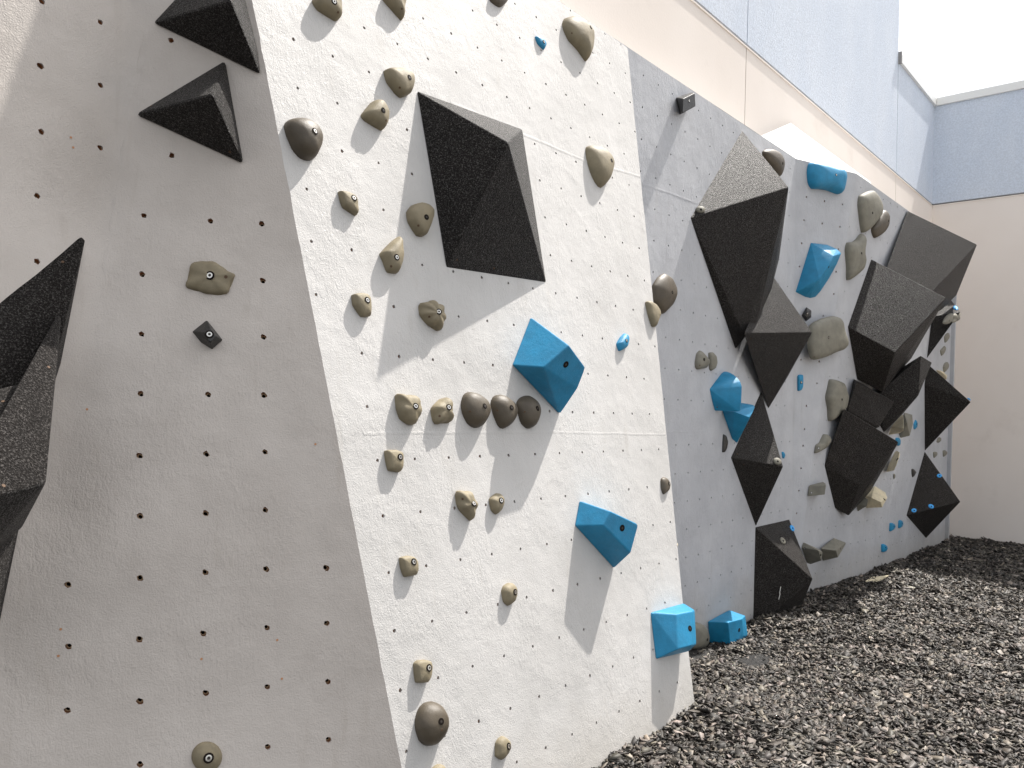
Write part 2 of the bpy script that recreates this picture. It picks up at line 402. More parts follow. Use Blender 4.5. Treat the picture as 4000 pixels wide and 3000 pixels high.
# ------------------------------------------------------------------ panels with real t-nut holes
HR = .040
def in_poly(p, poly):
    x, y = p; c = False; n = len(poly)
    for i in range(n):
        a, b = poly[i], poly[(i+1) % n]
        if (a[1] > y) != (b[1] > y) and x < (b[0]-a[0])*(y-a[1])/(b[1]-a[1])+a[0]: c = not c
    return c
def dist_poly(p, poly):
    P = np.array(poly); Q = np.roll(P, -1, 0); d = Q-P; t = np.clip(((p-P)*d).sum(1)/((d*d).sum(1)+1e-12), 0, 1)
    return np.sqrt((((P+d*t[:, None])-p)**2).sum(1)).min()
def panel(name, poly, holes, fmap, m, parent, label=None, extra=(), hr=HR, smooth=False, rough_edge=.0):
    """poly: 2D outline, holes: 2D centres, fmap(a,b,depth)->3D"""
    hs = []
    for h in holes:
        h = np.array(h, float)
        if not in_poly(h, poly) or dist_poly(h, poly) < hr*1.6: continue
        if any(np.linalg.norm(h-k) < hr*3 for k in hs): continue
        hs.append(h)
    # subdivide outline
    pts = []
    for i in range(len(poly)):
        a = np.array(poly[i], float); b = np.array(poly[(i+1) % len(poly)], float)
        k = max(1, int(np.linalg.norm(b-a)/.35))
        for j in range(k):
            q = a+(b-a)*j/k
            if j and rough_edge: q = q+np.array([noise.noise((q[0]*2.3, q[1]*2.3, 1.0)), noise.noise((q[0]*2.3, q[1]*2.3, 9.0))])*rough_edge
            pts.append(q)
    n0 = len(pts); edges = [(i, (i+1) % n0) for i in range(n0)]
    K = 10; loops = []
    for h in hs:
        s = len(pts); ph = random.random()
        rr = hr*random.uniform(.88, 1.12)
        for k in range(K):
            a = 2*math.pi*(k+ph)/K; rj = rr*random.uniform(.93, 1.08)
            pts.append(h+rj*np.array([math.cos(a), math.sin(a)]))
        loops.append((s, rr)); edges += [(s+k, s+(k+1) % K) for k in range(K)]
    for e in extra:
        e = np.array(e, float)
        if in_poly(e, poly) and dist_poly(e, poly) > .04 and all(np.linalg.norm(e-h) > hr*1.8 for h in hs): pts.append(e)
    r = delaunay_2d_cdt([Vector(p) for p in pts], edges, [], 0, 1e-6)
    vc = [np.array(v) for v in r[0]]
    po = [tuple(p) for p in pts[:n0]]
    faces = []
    H = np.array(hs) if hs else np.zeros((0, 2))
    for fc in r[2]:
        c = sum(vc[i] for i in fc)/len(fc)
        if not in_poly(c, po): continue
        if len(H) and ((H-c)**2).sum(1).min() < (hr*.80)**2: continue
        faces.append(tuple(fc))
    V = [fmap(p[0], p[1], 0) for p in vc]; fm = [0]*len(faces)
    for (s, rr), h in zip(loops, hs):
        base = len(V); ring = [pts[s+k] for k in range(K)]
        for p in ring: V.append(fmap(p[0], p[1], 0))
        for p in ring: V.append(fmap(*(h+(p-h)*.96), -.05))
        for p in ring: V.append(fmap(*(h+(p-h)*.90), -.14))
        for p in ring: V.append(fmap(*(h+(p-h)*.55), -.142))
        V.append(fmap(h[0], h[1], -.30))
        for k in range(K):
            k2 = (k+1) % K
            faces += [(base+k, base+k2, base+K+k2, base+K+k), (base+K+k, base+K+k2, base+2*K+k2, base+2*K+k),
                      (base+2*K+k, base+2*K+k2, base+3*K+k2, base+3*K+k), (base+3*K+k, base+3*K+k2, base+4*K)]
            fm += [0, 1, 2, 3]
    o = mesh_obj(name, V, faces, [m, 'hole_wood', 'tnut_metal', 'hole_dark'], parent, fm, smooth=smooth)
    if label: o['label'] = label
    return o
def grid_pts(pl, px, ds, dt, c0, c1, r0_, r1_):
    a = pl.st(pl.hit(px)); return [(a[0]+c*ds, a[1]-r*dt) for c in range(c0, c1) for r in range(r0_, r1_)]
def fm_of(pl): return lambda a, b, d=0: pl.at(a, b, d)
def T(ox, oy, sc, pts): return [(ox+x/sc, oy+y/sc) for x, y in pts]

wall = empty('climbing_wall', (5.6, 23, -9.1))
tag(wall, 'long pale plaster climbing wall of angled panels full of bolt holes', 'climbing wall')

# panel 2: sunlit slab
def at_z(pl, P0, P1, z):
    t = (z-P0[2])/(P1[2]-P0[2]); return P0+(P1-P0)*t
e23t, e23b = F2.hit((2452, 195)), F2.hit((2714, 2755))
zs = np.arange(-9.9, TOPZ, .29)
left = [F2.st(edge12(z)) for z in zs]+[F2.st(edge12(TOPZ))]
E23 = [(2452, 195), (2501, 680), (2534, 1000), (2606, 1720), (2633, 2000), (2669, 2370), (2714, 2755)]
rt = [F2.hit(p) for p in E23]; rt[0] = at_z(F2, rt[0], rt[1], TOPZ); rt.append(at_z(F2, rt[-2], rt[-1], -9.9))
right = [F2.st(p) for p in rt]
poly2 = [tuple(p) for p in left]+[tuple(p) for p in right]
holes2 = grid_pts(F2, (2000+858/1.659, 1000+159/1.659), .996, 1.104, -16, 2, -12, 5)
holes2b = grid_pts(F2, (2000+951/1.659, 1000+1253/1.659), 1.004, 1.104, -16, 3, 0, 9)
panel('wall_panel', poly2, holes2+holes2b, fm_of(F2), 'slab_plaster', wall, 'bright sunlit plaster panel leaning back', rough_edge=.012)
# its hidden side return
q3 = [F3.hit((2470, 300))]
ret = []
for P in rt: ret.append(P)
back = [P-F3.n*(max(0.02, P@F3.n+15.5)+.05) for P in rt]
V = ret+back; n = len(ret)
mesh_obj('side_return', V, [(i, i+1, n+i+1, n+i) for i in range(n-1)], 'shaded_plaster', wall)
# panel 3
s_l = min(F3.st(b)[0] for b in back)-.3
st3 = lambda p: tuple(F3.st(F3.hit(p)))
lo = [tuple(F3.st(b)) for b in back]
f34 = [F3.st(_a+(_b-_a)*((z-_a[2])/(_b[2]-_a[2]))) for z in (TOPZ, -9.9)]
poly3 = [(s_l, TOPZ), (s_l, -9.9), tuple(f34[1]), tuple(f34[0])]
h3 = grid_pts(F3, (2000+851/1.659, 489/1.659), 1.062, 1.182, 0, 16, 0, 12)
h3b = grid_pts(F3, (2000+1062/1.659, 1000+1225/1.659), 1.036, 1.128, 0, 16, -1, 8)
zc = F3.st(F3.hit((2700, 1690)))[1]
h3 = [h for h in h3 if h[1] > zc+.2]; h3b = [h for h in h3b if h[1] < zc]
panel('wall_panel', poly3, h3+h3b, fm_of(F3), 'shaded_plaster', wall, 'upright grey panel carrying the column of black pyramids', rough_edge=.01)
def quadpoly(pl, A0, A1, B0, B1, zt=None):
    return [tuple(pl.st(p)) for p in (A0, A1, B1, B0)]
def ext(a, b, z): return a+(b-a)*((z-a[2])/(b[2]-a[2]))
p4 = [_a, ext(_a, _b, -9.9), ext(_c, _d, -9.9), _c]
c4 = [T(2900, 600, 3.318, [(830, 563), (1065, 616), (1297, 658), (800, 863), (1035, 905), (1265, 948), (770, 1163), (1243, 1240), (742, 1463), (1215, 1532)]),
      T(3100, 1000, 3.318, [(522, 493), (385, 777), (97, 1345), (332, 1368), (303, 1652)]), T(2700, 1300, 2.074, [(934, 592), (919, 781), (907, 915), (890, 1098), (873, 1280), (855, 1464)])]
panel('wall_panel', [tuple(F4.st(p)) for p in p4], [F4.st(F4.hit(p)) for L in c4 for p in L], fm_of(F4), 'shaded_plaster', wall, 'narrow wedge shaped panel under the blue sloper', rough_edge=.01, hr=.058)
p5 = [_c, ext(_c, _d, -9.9), ext(_e, _g, -9.9), _e]
h5 = grid_pts(F5, T(3000, 2000, 1.659, [(269, 126)])[0], 1.04, 1.15, -2, 14, -18, 4)
panel('wall_panel', [tuple(F5.st(p)) for p in p5], h5, fm_of(F5), 'shaded_plaster', wall, 'broad grey panel behind the big black boxes', rough_edge=.01)
p6 = [_e, ext(_e, _g, -9.9), ext(_m, _k, -9.9), ext(_m, _k, 12.4)]
h6 = grid_pts(F6, T(3500, 1400, 2.212, [(78, 708)])[0], 1.0, 1.3, -4, 12, -9, 8)
panel('wall_panel', [tuple(F6.st(p)) for p in p6], h6, fm_of(F6), 'shaded_plaster', wall, 'far panel between the black boxes and the black diamond')
r7b, r7t = F7.hit((3690, 2119)), F7.hit((3712, 1400))
p7 = [ext(_m, _k, 12.4), ext(_m, _k, -9.9), ext(r7t, r7b, -9.9), ext(r7t, r7b, 12.4)]
h7 = [F7.st(F7.hit(p)) for p in T(3350, 1500, 3.318, [(1063, 1090), (1103, 1085), (945, 915), (1068, 900), (1117, 715)])+T(3350, 1000, 3.318, [(985, 1415), (1035, 1415), (1000, 1210), (1040, 1225), (1160, 1260)])]
panel('wall_panel', [tuple(F7.st(p)) for p in p7], h7, fm_of(F7), 'shaded_plaster', wall, 'last narrow panel at the far end with small grey holds')
# end trim
tt, tb = ext(r7t, r7b, 12.4), ext(r7t, r7b, -9.9)
ha = F7.h*.12; na = F7.n*.25
V = [tt, tb, tb+na, tt+na, tt+ha*3, tb+ha*3, tb+ha*3+na, tt+ha*3+na]
mesh_obj('edge_trim', V, [(0, 1, 2, 3), (4, 7, 6, 5), (3, 2, 6, 7), (0, 3, 7, 4)], 'shaded_plaster', wall)
V = [tt+ha*3, tb+ha*3, tb+ha*3-F7.n*3.5, tt+ha*3-F7.n*3.5]
mesh_obj('end_panel', V, [(0, 1, 2, 3)], 'shaded_plaster', wall)
# cap closing the top back to the courtyard wall
line = [edge12(TOPZ), rt[0], _a, _c, _e, ext(_m, _k, 12.4), tt]
line = [np.array([p[0], p[1], p[2]]) for p in line]
bk = [p-BL.n*(p@BL.n+16.45) for p in line]
cap_v, cap_f = [], []
lip = .10
for p in line: cap_v.append(p+np.array([0, 0, .0]))
for p, b in zip(line, bk): cap_v.append(p-BL.n*.18+np.array([0, 0, lip]))
for b in bk: cap_v.append(b+np.array([0, 0, lip]))
n = len(line)
for i in range(n-1):
    cap_f += [(i, i+1, n+i+1, n+i), (n+i, n+i+1, 2*n+i+1, 2*n+i)]
mesh_obj('top_cap', cap_v, cap_f, 'slab_plaster', wall)
# sloping white filler between the wall top and the courtyard wall
wa, wb = F3.hit((2985, 540)), F4.hit((3345, 678))
wa[2] = TOPZ+.12; wb = _c+np.array([0, 0, .15])
ta, tb2 = BL.hit((3085, 481)), BL.hit((3400, 712))
ta = ta+BL.n*.05; tb2 = tb2+BL.n*.05
wa, wb = wa-BL.n*.25, wb-BL.n*.25
V = [wa, _a+np.array([0, 0, .12])-BL.n*.25, wb, tb2, ta]
V2 = [p-np.array([0, 0, .5]) for p in V]
mesh_obj('sloping_filler', V+V2, [(0, 1, 2, 3, 4), (9, 8, 7, 6, 5), (0, 4, 9, 5), (2, 7, 8, 3), (0, 5, 6, 1), (1, 6, 7, 2)], 'white_panel', wall, label if False else None)

# panel 1: curved near panel
ulim = 29.5; zt = TOPZ
poly1 = [(0, -9.9)]+[(0, z) for z in np.arange(-9.6, TOPZ, .29)]+[(0, TOPZ), (ulim, TOPZ), (ulim, -9.9)]
rows1 = [[(561.8, 842), (822, 862.6), (1022, 874)], [(555, 1070.5), (1026.5, 1095.8)], [(552.7, 1304.4), (1029.5, 1316.5)], [(549, 1536.5), (813.7, 1540.7), (1031, 1543.7)],
         [(545.5, 1779.4), (807, 1772.8), (1035.6, 1765)], [(547.3, 2015), (804, 2004.8), (1036.8, 1992)], [(265, 2284), (547, 2258), (802.3, 2236), (1040.4, 2223), (1274.9, 2218.8)],
         [(267.6, 2525.6), (544, 2498), (794.5, 2475), (1042.8, 2452), (1276.7, 2434.6)], [(263, 2774.6), (545.5, 2739.6), (803.5, 2707), (1044.6, 2683.5), (1281.5, 2663)],
         [(547, 2987), (1045.8, 2918), (1283.3, 2889.7)], [(163, 5), (392, 86), (158, 258), (393, 332), (161, 514), (392, 577), (146, 765), (145, 1021), (668, 157), (670, 607)]]
h1 = [f1_uz(p) for R in rows1 for p in R]
ex = [(u, z) for u in np.concatenate([np.arange(.3, 8, .3), np.arange(8, 29, 1.2)]) for z in np.arange(-9.7, TOPZ, .45)]
def fm1(u, z, d=0):
    P = f1(u, z)
    if d:
        a = f1(max(u-.1, 0), z)-f1(u+.1, z); b = f1(u, z+.1)-f1(u, z-.1)
        n = np.cross(b, a); n /= np.linalg.norm(n); n = n if n@(-P) > 0 else -n
        P = P+n*d
    return P
o1 = panel('wall_panel', poly1, h1, fm1, 'near_shaded_plaster', wall, 'large shaded near panel curving into the left corner', extra=ex, hr=.056, smooth=True)
try: o1.data.set_sharp_from_angle(angle=math.radians(30))
except Exception: pass
# small rusty screw holes
sv, sf = [], []
for p in [(277, 537), (286, 576), (340, 1599), (237, 2458), (228, 2562), (787, 2574), (1232, 1735), (1083, 2500), (1101, 2651)]:
    u, z = f1_uz(p); c = fm1(u, z, .004); pl = f1_plane(p); b0 = len(sv); sv.append(c)
    for k in range(8): sv.append(c+(pl.h*math.cos(k*math.pi/4)+pl.v*math.sin(k*math.pi/4))*.022)
    sf += [(b0, b0+1+k, b0+1+(k+1) % 8) for k in range(8)]
mesh_obj('screw_marks', sv, sf, 'hole_wood', wall)

# plaster bead down the inside corner of the near panel
bv, bf = [], []
bpts = [(566, 108), (540, 250), (510, 420), (470, 633), (440, 800), (410, 1000), (385, 1220), (361, 1422)]
bl = []
for a, b in zip(bpts[:-1], bpts[1:]):
    for k in range(8): bl.append((a[0]+(b[0]-a[0])*k/8+3*noise.noise((a[1]*.01+k*.3, 0, 0)), a[1]+(b[1]-a[1])*k/8))
for i, p in enumerate(bl):
    u, z = f1_uz(p); hh = .035*(.4+abs(noise.noise((i*.3, 4, 1))))*min(1, (len(bl)-i)/20)
    bv += [fm1(u-.09, z, .001), fm1(u-.02, z, hh), fm1(u+.03, z, .002)]
for i in range(len(bl)-1): a = i*3; bf += [(a, a+3, a+4, a+1), (a+1, a+4, a+5, a+2)]
mesh_obj('plaster_seam', bv, bf, 'near_shaded_plaster', wall, smooth=True)

# seams on the slab and on the grey panel: thin raised plaster ridges
def ridge(pl, pts, wdt=.05, hgt=.012, m='slab_plaster'):
    P = [pl.hit(p) for p in pts]; V, Fc = [], []
    Q = []
    for a, b in zip(P[:-1], P[1:]):
        for k in range(12): Q.append(a+(b-a)*k/12)
    Q.append(P[-1])
    for i, q in enumerate(Q):
        d = Q[min(i+1, len(Q)-1)]-Q[max(i-1, 0)]; d /= np.linalg.norm(d); s = np.cross(d, pl.n)
        j = pl.v*.02*noise.noise((i*.4, q[0], q[2])); hh = hgt*(.5+.8*abs(noise.noise((i*.7, q[1], 3))))
        V += [q+s*wdt+j-pl.n*.001, q+j+pl.n*hh, q-s*wdt+j-pl.n*.001]
    for i in range(len(Q)-1):
        a = i*3; Fc += [(a, a+3, a+4, a+1), (a+1, a+4, a+5, a+2)]
    mesh_obj('plaster_seam', V, Fc, m, wall, smooth=True)
ridge(F2, [(1420, 1693), (1750, 1691), (2120, 1688), (2600, 1697)])
ridge(F2, [(1760, 400), (1985, 500), (2290, 630), (2500, 690)], .06, .016)
ridge(F3, [(2606, 1687), (2760, 1685)], .05, .01, 'shaded_plaster')
ridge(F3, [(2510, 720), (2620, 755), (2722, 795)], .06, .012, 'shaded_plaster')

# ------------------------------------------------------------------ courtyard building
bld = empty('building', CORN*[1, 1, 0]+[0, 0, -9.2])
tag(bld, 'tall courtyard building with beige lower walls and pale blue stucco above', 'building')
JZ = CORN[2]; CZ = BL.hit((3655.5, 426))[2]
def sL(px): return BL.st(BL.hit(px))[0]
sc0 = BL.st(CORN)[0]; s1 = sL((2916, 174)); s2 = sL((3503, 500)); sA = s1-60
def slab_box(name, pl, a0, a1, z0, z1, d0, d1, m, label=None):
    V = [pl.at(a, z-pl.o[2] if pl.o[2] else z, d) for a in (a0, a1) for z in (z0, z1) for d in (d0, d1)]
    f = [(0, 1, 3, 2), (4, 6, 7, 5), (0, 4, 5, 1), (2, 3, 7, 6), (1, 5, 7, 3), (0, 2, 6, 4)]
    o = mesh_obj(name, V, f, m, bld)
    fix_normals(o.data)
    if label: o['label'] = label
    return o
gp = .035
for a0, a1 in ((sA, s1-gp), (s1+gp, s2-gp), (s2+gp, sc0)):
    slab_box('lower_wall', BL, a0, a1, -10.5, JZ-.08, -.35, 0, 'beige_render')
    top = CZ if a0 > s2 else 62
    slab_box('upper_wall', BL, a0, a1, JZ+.08, top, -.35, .03, 'blue_stucco')
slab_box('wall_core', BL, sA, sc0, -10.5, CZ-.1, -1.5, -.12, 'joint_grey')
slab_box('wall_core', BL, sA, s2-.05, CZ, 61.8, -1.5, -.12, 'joint_grey')
slab_box('joint_trim', BL, sA, sc0, JZ-.13, JZ-.05, -.1, .05, 'beige_render')
slab_box('lower_wall', BK, 0.0, 60, -10.5, JZ-.08, -.35, 0, 'beige_render')
slab_box('upper_wall', BK, 0.0, 60, JZ+.08, CZ, -.35, .03, 'blue_stucco')
slab_box('wall_core', BK, -1.2, 60, -10.5, CZ-.1, -1.5, -.12, 'joint_grey')
slab_box('joint_trim', BK, 0.0, 60, JZ-.13, JZ-.05, -.1, .05, 'beige_render')
cb = .22
slab_box('coping', BL, s2-.02, sc0-.02, CZ, CZ+.62, -1.6, cb, 'white_metal')
slab_box('coping', BK, cb+.02, 60, CZ+.003, CZ+.62, -1.6, cb, 'white_metal')
slab_box('coping_end', BL, s2-.06, s2+.10, CZ-.15, CZ+.72, -1.0, cb+.04, 'joint_grey')

# ------------------------------------------------------------------ hold builders
def smooth_closed(pts, m=36, tens=1.0):
    P = np.array(pts, float); n = len(P); out = []
    per = np.linalg.norm(np.roll(P, -1, 0)-P, axis=1); tot = per.sum()
    for i in range(n):
        k = max(2, int(round(m*per[i]/tot)))
        p0, p1, p2, p3 = P[i-1], P[i], P[(i+1) % n], P[(i+2) % n]
        for j in range(k):
            t = j/k
            c = .5*((2*p1)+(-p0+p2)*t+(2*p0-5*p1+4*p2-p3)*t*t+(-p0+3*p1-3*p2+p3)*t**3)
            l = p1+(p2-p1)*t
            out.append(c*tens+l*(1-tens))
    return np.array(out)
def radial(poly, c, th):
    """radius of closed polygon from c along angles th"""
    R = np.zeros(len(th)); P = poly-c; Q = np.roll(P, -1, 0)
    for i, a in enumerate(th):
        d = np.array([math.cos(a), math.sin(a)]); den = d[0]*(Q-P)[:, 1]-d[1]*(Q-P)[:, 0]
        with np.errstate(divide='ignore', invalid='ignore'):
            t = (P[:, 0]*(Q-P)[:, 1]-P[:, 1]*(Q-P)[:, 0])/den
            s = (P[:, 0]*d[1]-P[:, 1]*d[0])/den
        ok = (t > 0) & (s >= -1e-9) & (s <= 1+1e-9)
        R[i] = t[ok].max() if ok.any() else 1
    return R
def hull2(P):
    P = sorted(map(tuple, P)); 
    def half(P):
        h = []
        for p in P:
            while len(h) > 1 and (h[-1][0]-h[-2][0])*(p[1]-h[-2][1])-(h[-1][1]-h[-2][1])*(p[0]-h[-2][0]) <= 0: h.pop()
            h.append(p)
        return h
    a = half(P); b = half(P[::-1]); return np.array(a[:-1]+b[:-1])
def bvh_of(o):
    me = o.data; ow = o.location if o.parent is None else o.location+o.parent.location
    return BVHTree.FromPolygons([v.co+ow for v in me.vertices], [tuple(p.vertices) for p in me.polygons])
CAMW = W((0, 0, 0))
def lathe_at(name, c, n, prof, m, parent, K=12, m2=None):
    n = Vector(n).normalized(); a = n.orthogonal().normalized(); b = n.cross(a)
    vs, fs = [], []
    for (r, d) in prof:
        for k in range(K):
            t = 2*math.pi*k/K; vs.append(c+(a*math.cos(t)+b*math.sin(t))*r*S+n*d*S)
    for i in range(len(prof)-1):
        for k in range(K):
            fs.append((i*K+k, i*K+(k+1) % K, (i+1)*K+(k+1) % K, (i+1)*K+k))
    fs.append(tuple((len(prof)-1)*K+k for k in range(K)))
    me = bpy.data.meshes.new(name); me.from_pydata([tuple(v-c) for v in vs], [], fs); me.materials.append(MATS[m])
    if m2: me.materials.append(MATS[m2]); me.polygons[len(fs)-1].material_index = 1
    me.update()
    o = bpy.data.objects.new(name, me); C.objects.link(o); o.parent = parent
    pl_ = parent.location if parent.parent is None else parent.location+parent.parent.location
    o.location = c-pl_; return o
def fittings(o, spec, sc=1.0):
    if not spec: return
    b = bvh_of(o)
    for kind, p in spec:
        d = Vector(ray(p)).normalized(); hit, nrm, _, _ = b.ray_cast(CAMW, d)
        if hit is None: continue
        if nrm.dot(d) > 0: nrm = -nrm
        r = sc
        if kind == 'b':      # bright bolt, its shaded recess painted as a raised dark disc
            h = lathe_at('bolt_hole', hit+nrm*.0004, nrm, [(.072*r, -.01), (.072*r, .005), (.064*r, .006), (.05*r, .003)], 'hole_dark', o)
            lathe_at('bolt', hit+nrm*.0010, nrm, [(.045*r, -.004), (.045*r, .007), (.024*r, .008), (.022*r, .004)], 'bolt_steel', h, 12, 'hole_core')
        elif kind == 'd':    # raised dark disc, the shade of a deep hole painted black
            h = lathe_at('bolt_hole', hit+nrm*.0004, nrm, [(.066*r, -.01), (.066*r, .003), (.056*r, .003)], 'hole_dark', o)
            lathe_at('bolt', hit+nrm*.0008, nrm, [(.026*r, -.004), (.026*r, .004), (.012*r, .004)], 'hole_core', h, 8)
        else:                # small screw
            lathe_at('screw', hit+nrm*.0003, nrm, [(.028*r, -.004), (.026*r, .003), (.012*r, .003)], 'screw_rust', o, 8)
def dome(label, pl, sil, m='tan', kh=.8, n=2.2, fit=None, ribs=None, grp=None, tens=.75, name='climbing_hold', cat='climbing hold', lump=.05, lean=(0, 0), h=None, bsc=1.0, flat=0.0):
    sil = smooth_closed(sil, 40, tens)
    cen = (sil.min(0)+sil.max(0))/2
    st = pl.st(np.array([pl.hit(p) for p in sil]))
    ar = abs(np.sum(st[:, 0]*np.roll(st[:, 1], -1)-st[:, 1]*np.roll(st[:, 0], -1)))/2
    if h is None: h = kh*math.sqrt(ar/math.pi)
    dn = proj(pl.hit(cen, 0)+pl.n*h)-cen                # image shift of the crown
    ud = dn/(np.linalg.norm(dn)+1e-9); half = np.abs((sil-cen)@ud).max()
    if np.linalg.norm(dn) > .72*half: h *= .72*half/np.linalg.norm(dn)
    K = 9; M_ = len(sil)
    bpx = sil.copy()
    # start: move the side the crown leans to inwards
    dl = np.linalg.norm(dn)+1e-9; u = dn/dl
    seed = random.random()*50
    def build(bpx):
        B = np.array([pl.hit(p) for p in bpx]); b2 = pl.st(B); c2 = (b2.min(0)+b2.max(0))/2+np.array(lean)*math.sqrt(ar)
        V = []
        for k in range(K):
            t = k/K; s = (1-t**n)**(1/n)
            s = s if k else 1.0
            for i in range(M_):
                q = c2+(b2[i]-c2)*s; hh = h*t
                if k:
                    a = i/M_*2*math.pi
                    if ribs: hh *= 1+ribs[1]*math.cos(a*ribs[0]+1.0)*s; q = c2+(q-c2)*(1+ribs[1]*.7*math.cos(a*ribs[0]+1.0))
                    nz = noise.noise((q[0]*2.2/math.sqrt(ar), q[1]*2.2/math.sqrt(ar), seed)); hh *= 1+lump*2*nz
                V.append(pl.at(q[0], q[1], hh))
        V.append(pl.at(c2[0], c2[1], h*(1-flat)))
        return np.array(V)
    a_ = (sil-cen)@ud; A_ = np.abs(a_).max(); wgt = (a_+A_)/(2*A_)
    lo_, hi_ = 0.0, 1.5*A_
    for it in range(12):
        D_ = (lo_+hi_)/2; bpx = sil-ud[None]*(D_*wgt)[:, None]
        V = build(bpx); ext = ((proj(V)-cen)@ud).max()
        if ext > A_: lo_ = D_
        else: hi_ = D_
    V = build(bpx); Fc = []
    for k in range(K-1):
        for i in range(M_):
            j = (i+1) % M_; Fc.append((k*M_+i, k*M_+j, (k+1)*M_+j, (k+1)*M_+i))
    for i in range(M_): Fc.append(((K-1)*M_+i, (K-1)*M_+(i+1) % M_, K*M_))
    o = mesh_obj(name, V, Fc, m, None, smooth=True, origin=pl.hit(cen))
    fix_normals(o.data)
    tag(o, label, cat, grp)
    fittings(o, fit, bsc)
    return o
def hull_obj(label, P3, m, name, cat, grp=None, bevel=.03, fit=None, smooth=False, origin=None, bsc=1.0):
    bm = bmesh.new()
    for p in P3: bm.verts.new(W(p))
    r = bmesh.ops.convex_hull(bm, input=bm.verts)
    bmesh.ops.delete(bm, geom=list(set(x for x in r['geom_interior']+r['geom_unused'] if isinstance(x, bmesh.types.BMVert))), context='VERTS')
    bmesh.ops.dissolve_limit(bm, angle_limit=math.radians(4 if not smooth else 1), verts=bm.verts, edges=bm.edges)
    if smooth:
        bmesh.ops.triangulate(bm, faces=bm.faces)
    if bevel:
        bmesh.ops.bevel(bm, geom=list(bm.edges), offset=bevel*S, segments=2, profile=.5, affect='EDGES', clamp_overlap=True)
    bmesh.ops.recalc_face_normals(bm, faces=bm.faces)
    O = W(origin if origin is not None else P3[0])
    bmesh.ops.translate(bm, vec=-O, verts=bm.verts)
    me = bpy.data.meshes.new(name); bm.to_mesh(me); bm.free()
    me.materials.append(MATS[m])
    if 'scoop' in label or 'wing' in label:
        me.polygons.foreach_set('use_smooth', [True]*len(me.polygons))
        try: me.set_sharp_from_angle(angle=math.radians(32))
        except Exception: pass
    o = bpy.data.objects.new(name, me); C.objects.link(o); o.location = O
    tag(o, label, cat, grp)
    fittings(o, fit, bsc)
    return o
def vpts(pl, L): return [pl.hit(p[:2], p[2] if len(p) > 2 else 0) for p in L]
def on_plane(a, b, c, px):
    n = np.cross(b-a, c-a); r = ray(px); return r*((a@n)/(r@n))
def volume(label, pl, L, fit=None, bevel=.035, extra=()):
    return hull_obj(label, [np.array(p) for p in vpts(pl, L)]+list(extra), 'black_grit', 'climbing_volume', 'climbing volume', 'black grit covered volumes bolted to the wall', bevel, fit)

# ------------------------------------------------------------------ black volumes
volume('large black kite shaped pyramid alone in the middle of the bright slab', F2, [(1627, 354), (1742, 1046), (2134, 1105), (2040, 505), (1986, 556, 1.7)],
       [('s', (1785, 1015)), ('s', (1930, 1048))])
V2o = volume('tallest black pyramid on the grey panel, its tip near the wall top', F3, [(2899, 509), (2696, 851), (2872, 1365), (3044, 1009, .75), (3014, 1130, .85), (2955, 1262, .8), (2908, 1312, .5), (2985, 1030), (2960, 1130), (2900, 1290), (3081, 731, 2.2)])
V3o = volume('black pyramid wedged under the tallest one, beside the grey amoeba hold', F3, [(3017, 1074, .3), (3010, 1100), (2905, 1301, .75), (2950, 1290), (2960, 1420), (3001, 1597), (3075, 1475), (3173, 1298, 1.8)],
       [('s', (2932, 1322))])
V4o = volume('slim black diamond pyramid with a grey button hold on its corner', F3, [(2973, 1527), (2854, 1787), (2952, 2057), (3025, 1800), (3059, 1823, 1.5)],
       [('s', (2880, 1773)), ('s', (2905, 1815))])
V5o = volume('lowest black block on the grey panel, scratched and resting near the mulch', F3, [(2950, 2058), (3083, 2028), (2940, 2470), (3085, 2480), (3175, 2262, 1.9), (2985, 2440, .25)])
A, D = F5.hit((3403, 1012)), F5.hit((3311, 1277)); Bv = F5.hit((3697, 1163), 3.3); Cv = on_plane(A, D, Bv, (3496, 1378))
Fv = F5.hit((3347, 1482)); Gv = F5.hit((3560, 1400), .3); Ev = F5.hit((3446, 1533), .9)
hull_obj('biggest black box with a broad glittering top face, nearest of the upper far group', [A, D, Bv, Cv, Fv, Gv, Ev, F5.hit((3480, 1100), .05)], 'black_grit', 'climbing_volume', 'climbing volume', 'black grit covered volumes bolted to the wall', .04)
A, D = F6.hit((3545, 823)), F6.hit((3440, 1110)); Bv = F6.hit((3817, 955), 2.5); Cv = on_plane(A, D, Bv, (3600, 1185))
hull_obj('topmost black box at the far end, tucked behind the biggest one', [A, D, Bv, Cv, F6.hit((3736, 1154), .7), F6.hit((3677, 1211), .4), F6.hit((3500, 1300)), F6.hit((3600, 880), .05)], 'black_grit', 'climbing_volume', 'climbing volume', 'black grit covered volumes bolted to the wall', .04)
A, D = F5.hit((3296, 1597), .6), F5.hit((3220, 1818)); Bv = F5.hit((3511, 1727), 2.3); Cv = on_plane(A, D, Bv, (3358, 1900))
hull_obj('lower black box of the far group with chalk flecks on its top', [A, D, Bv, Cv, F5.hit((3261, 1986)), F5.hit((3314, 2015), .35), F5.hit((3400, 1920), .2), F5.hit((3290, 1605)), F5.hit((3380, 1700))], 'black_grit', 'climbing_volume', 'climbing volume', 'black grit covered volumes bolted to the wall', .04)
volume('dark squat black box squeezed between the biggest and the lower black boxes', F5, [(3345, 1490, .4), (3494, 1570, 1.3), (3434, 1669, 1.0), (3310, 1600, .2), (3300, 1640), (3380, 1690), (3420, 1540), (3335, 1480)])
volume('long shadowed black wedge hanging under the right side of the biggest box', F5, [(3597, 1389, 2.0), (3641, 1416, 2.2), (3588, 1545, 2.2), (3524, 1620, 1.4), (3452, 1690, .8), (3440, 1530, .5), (3400, 1600), (3490, 1600), (3500, 1450)])
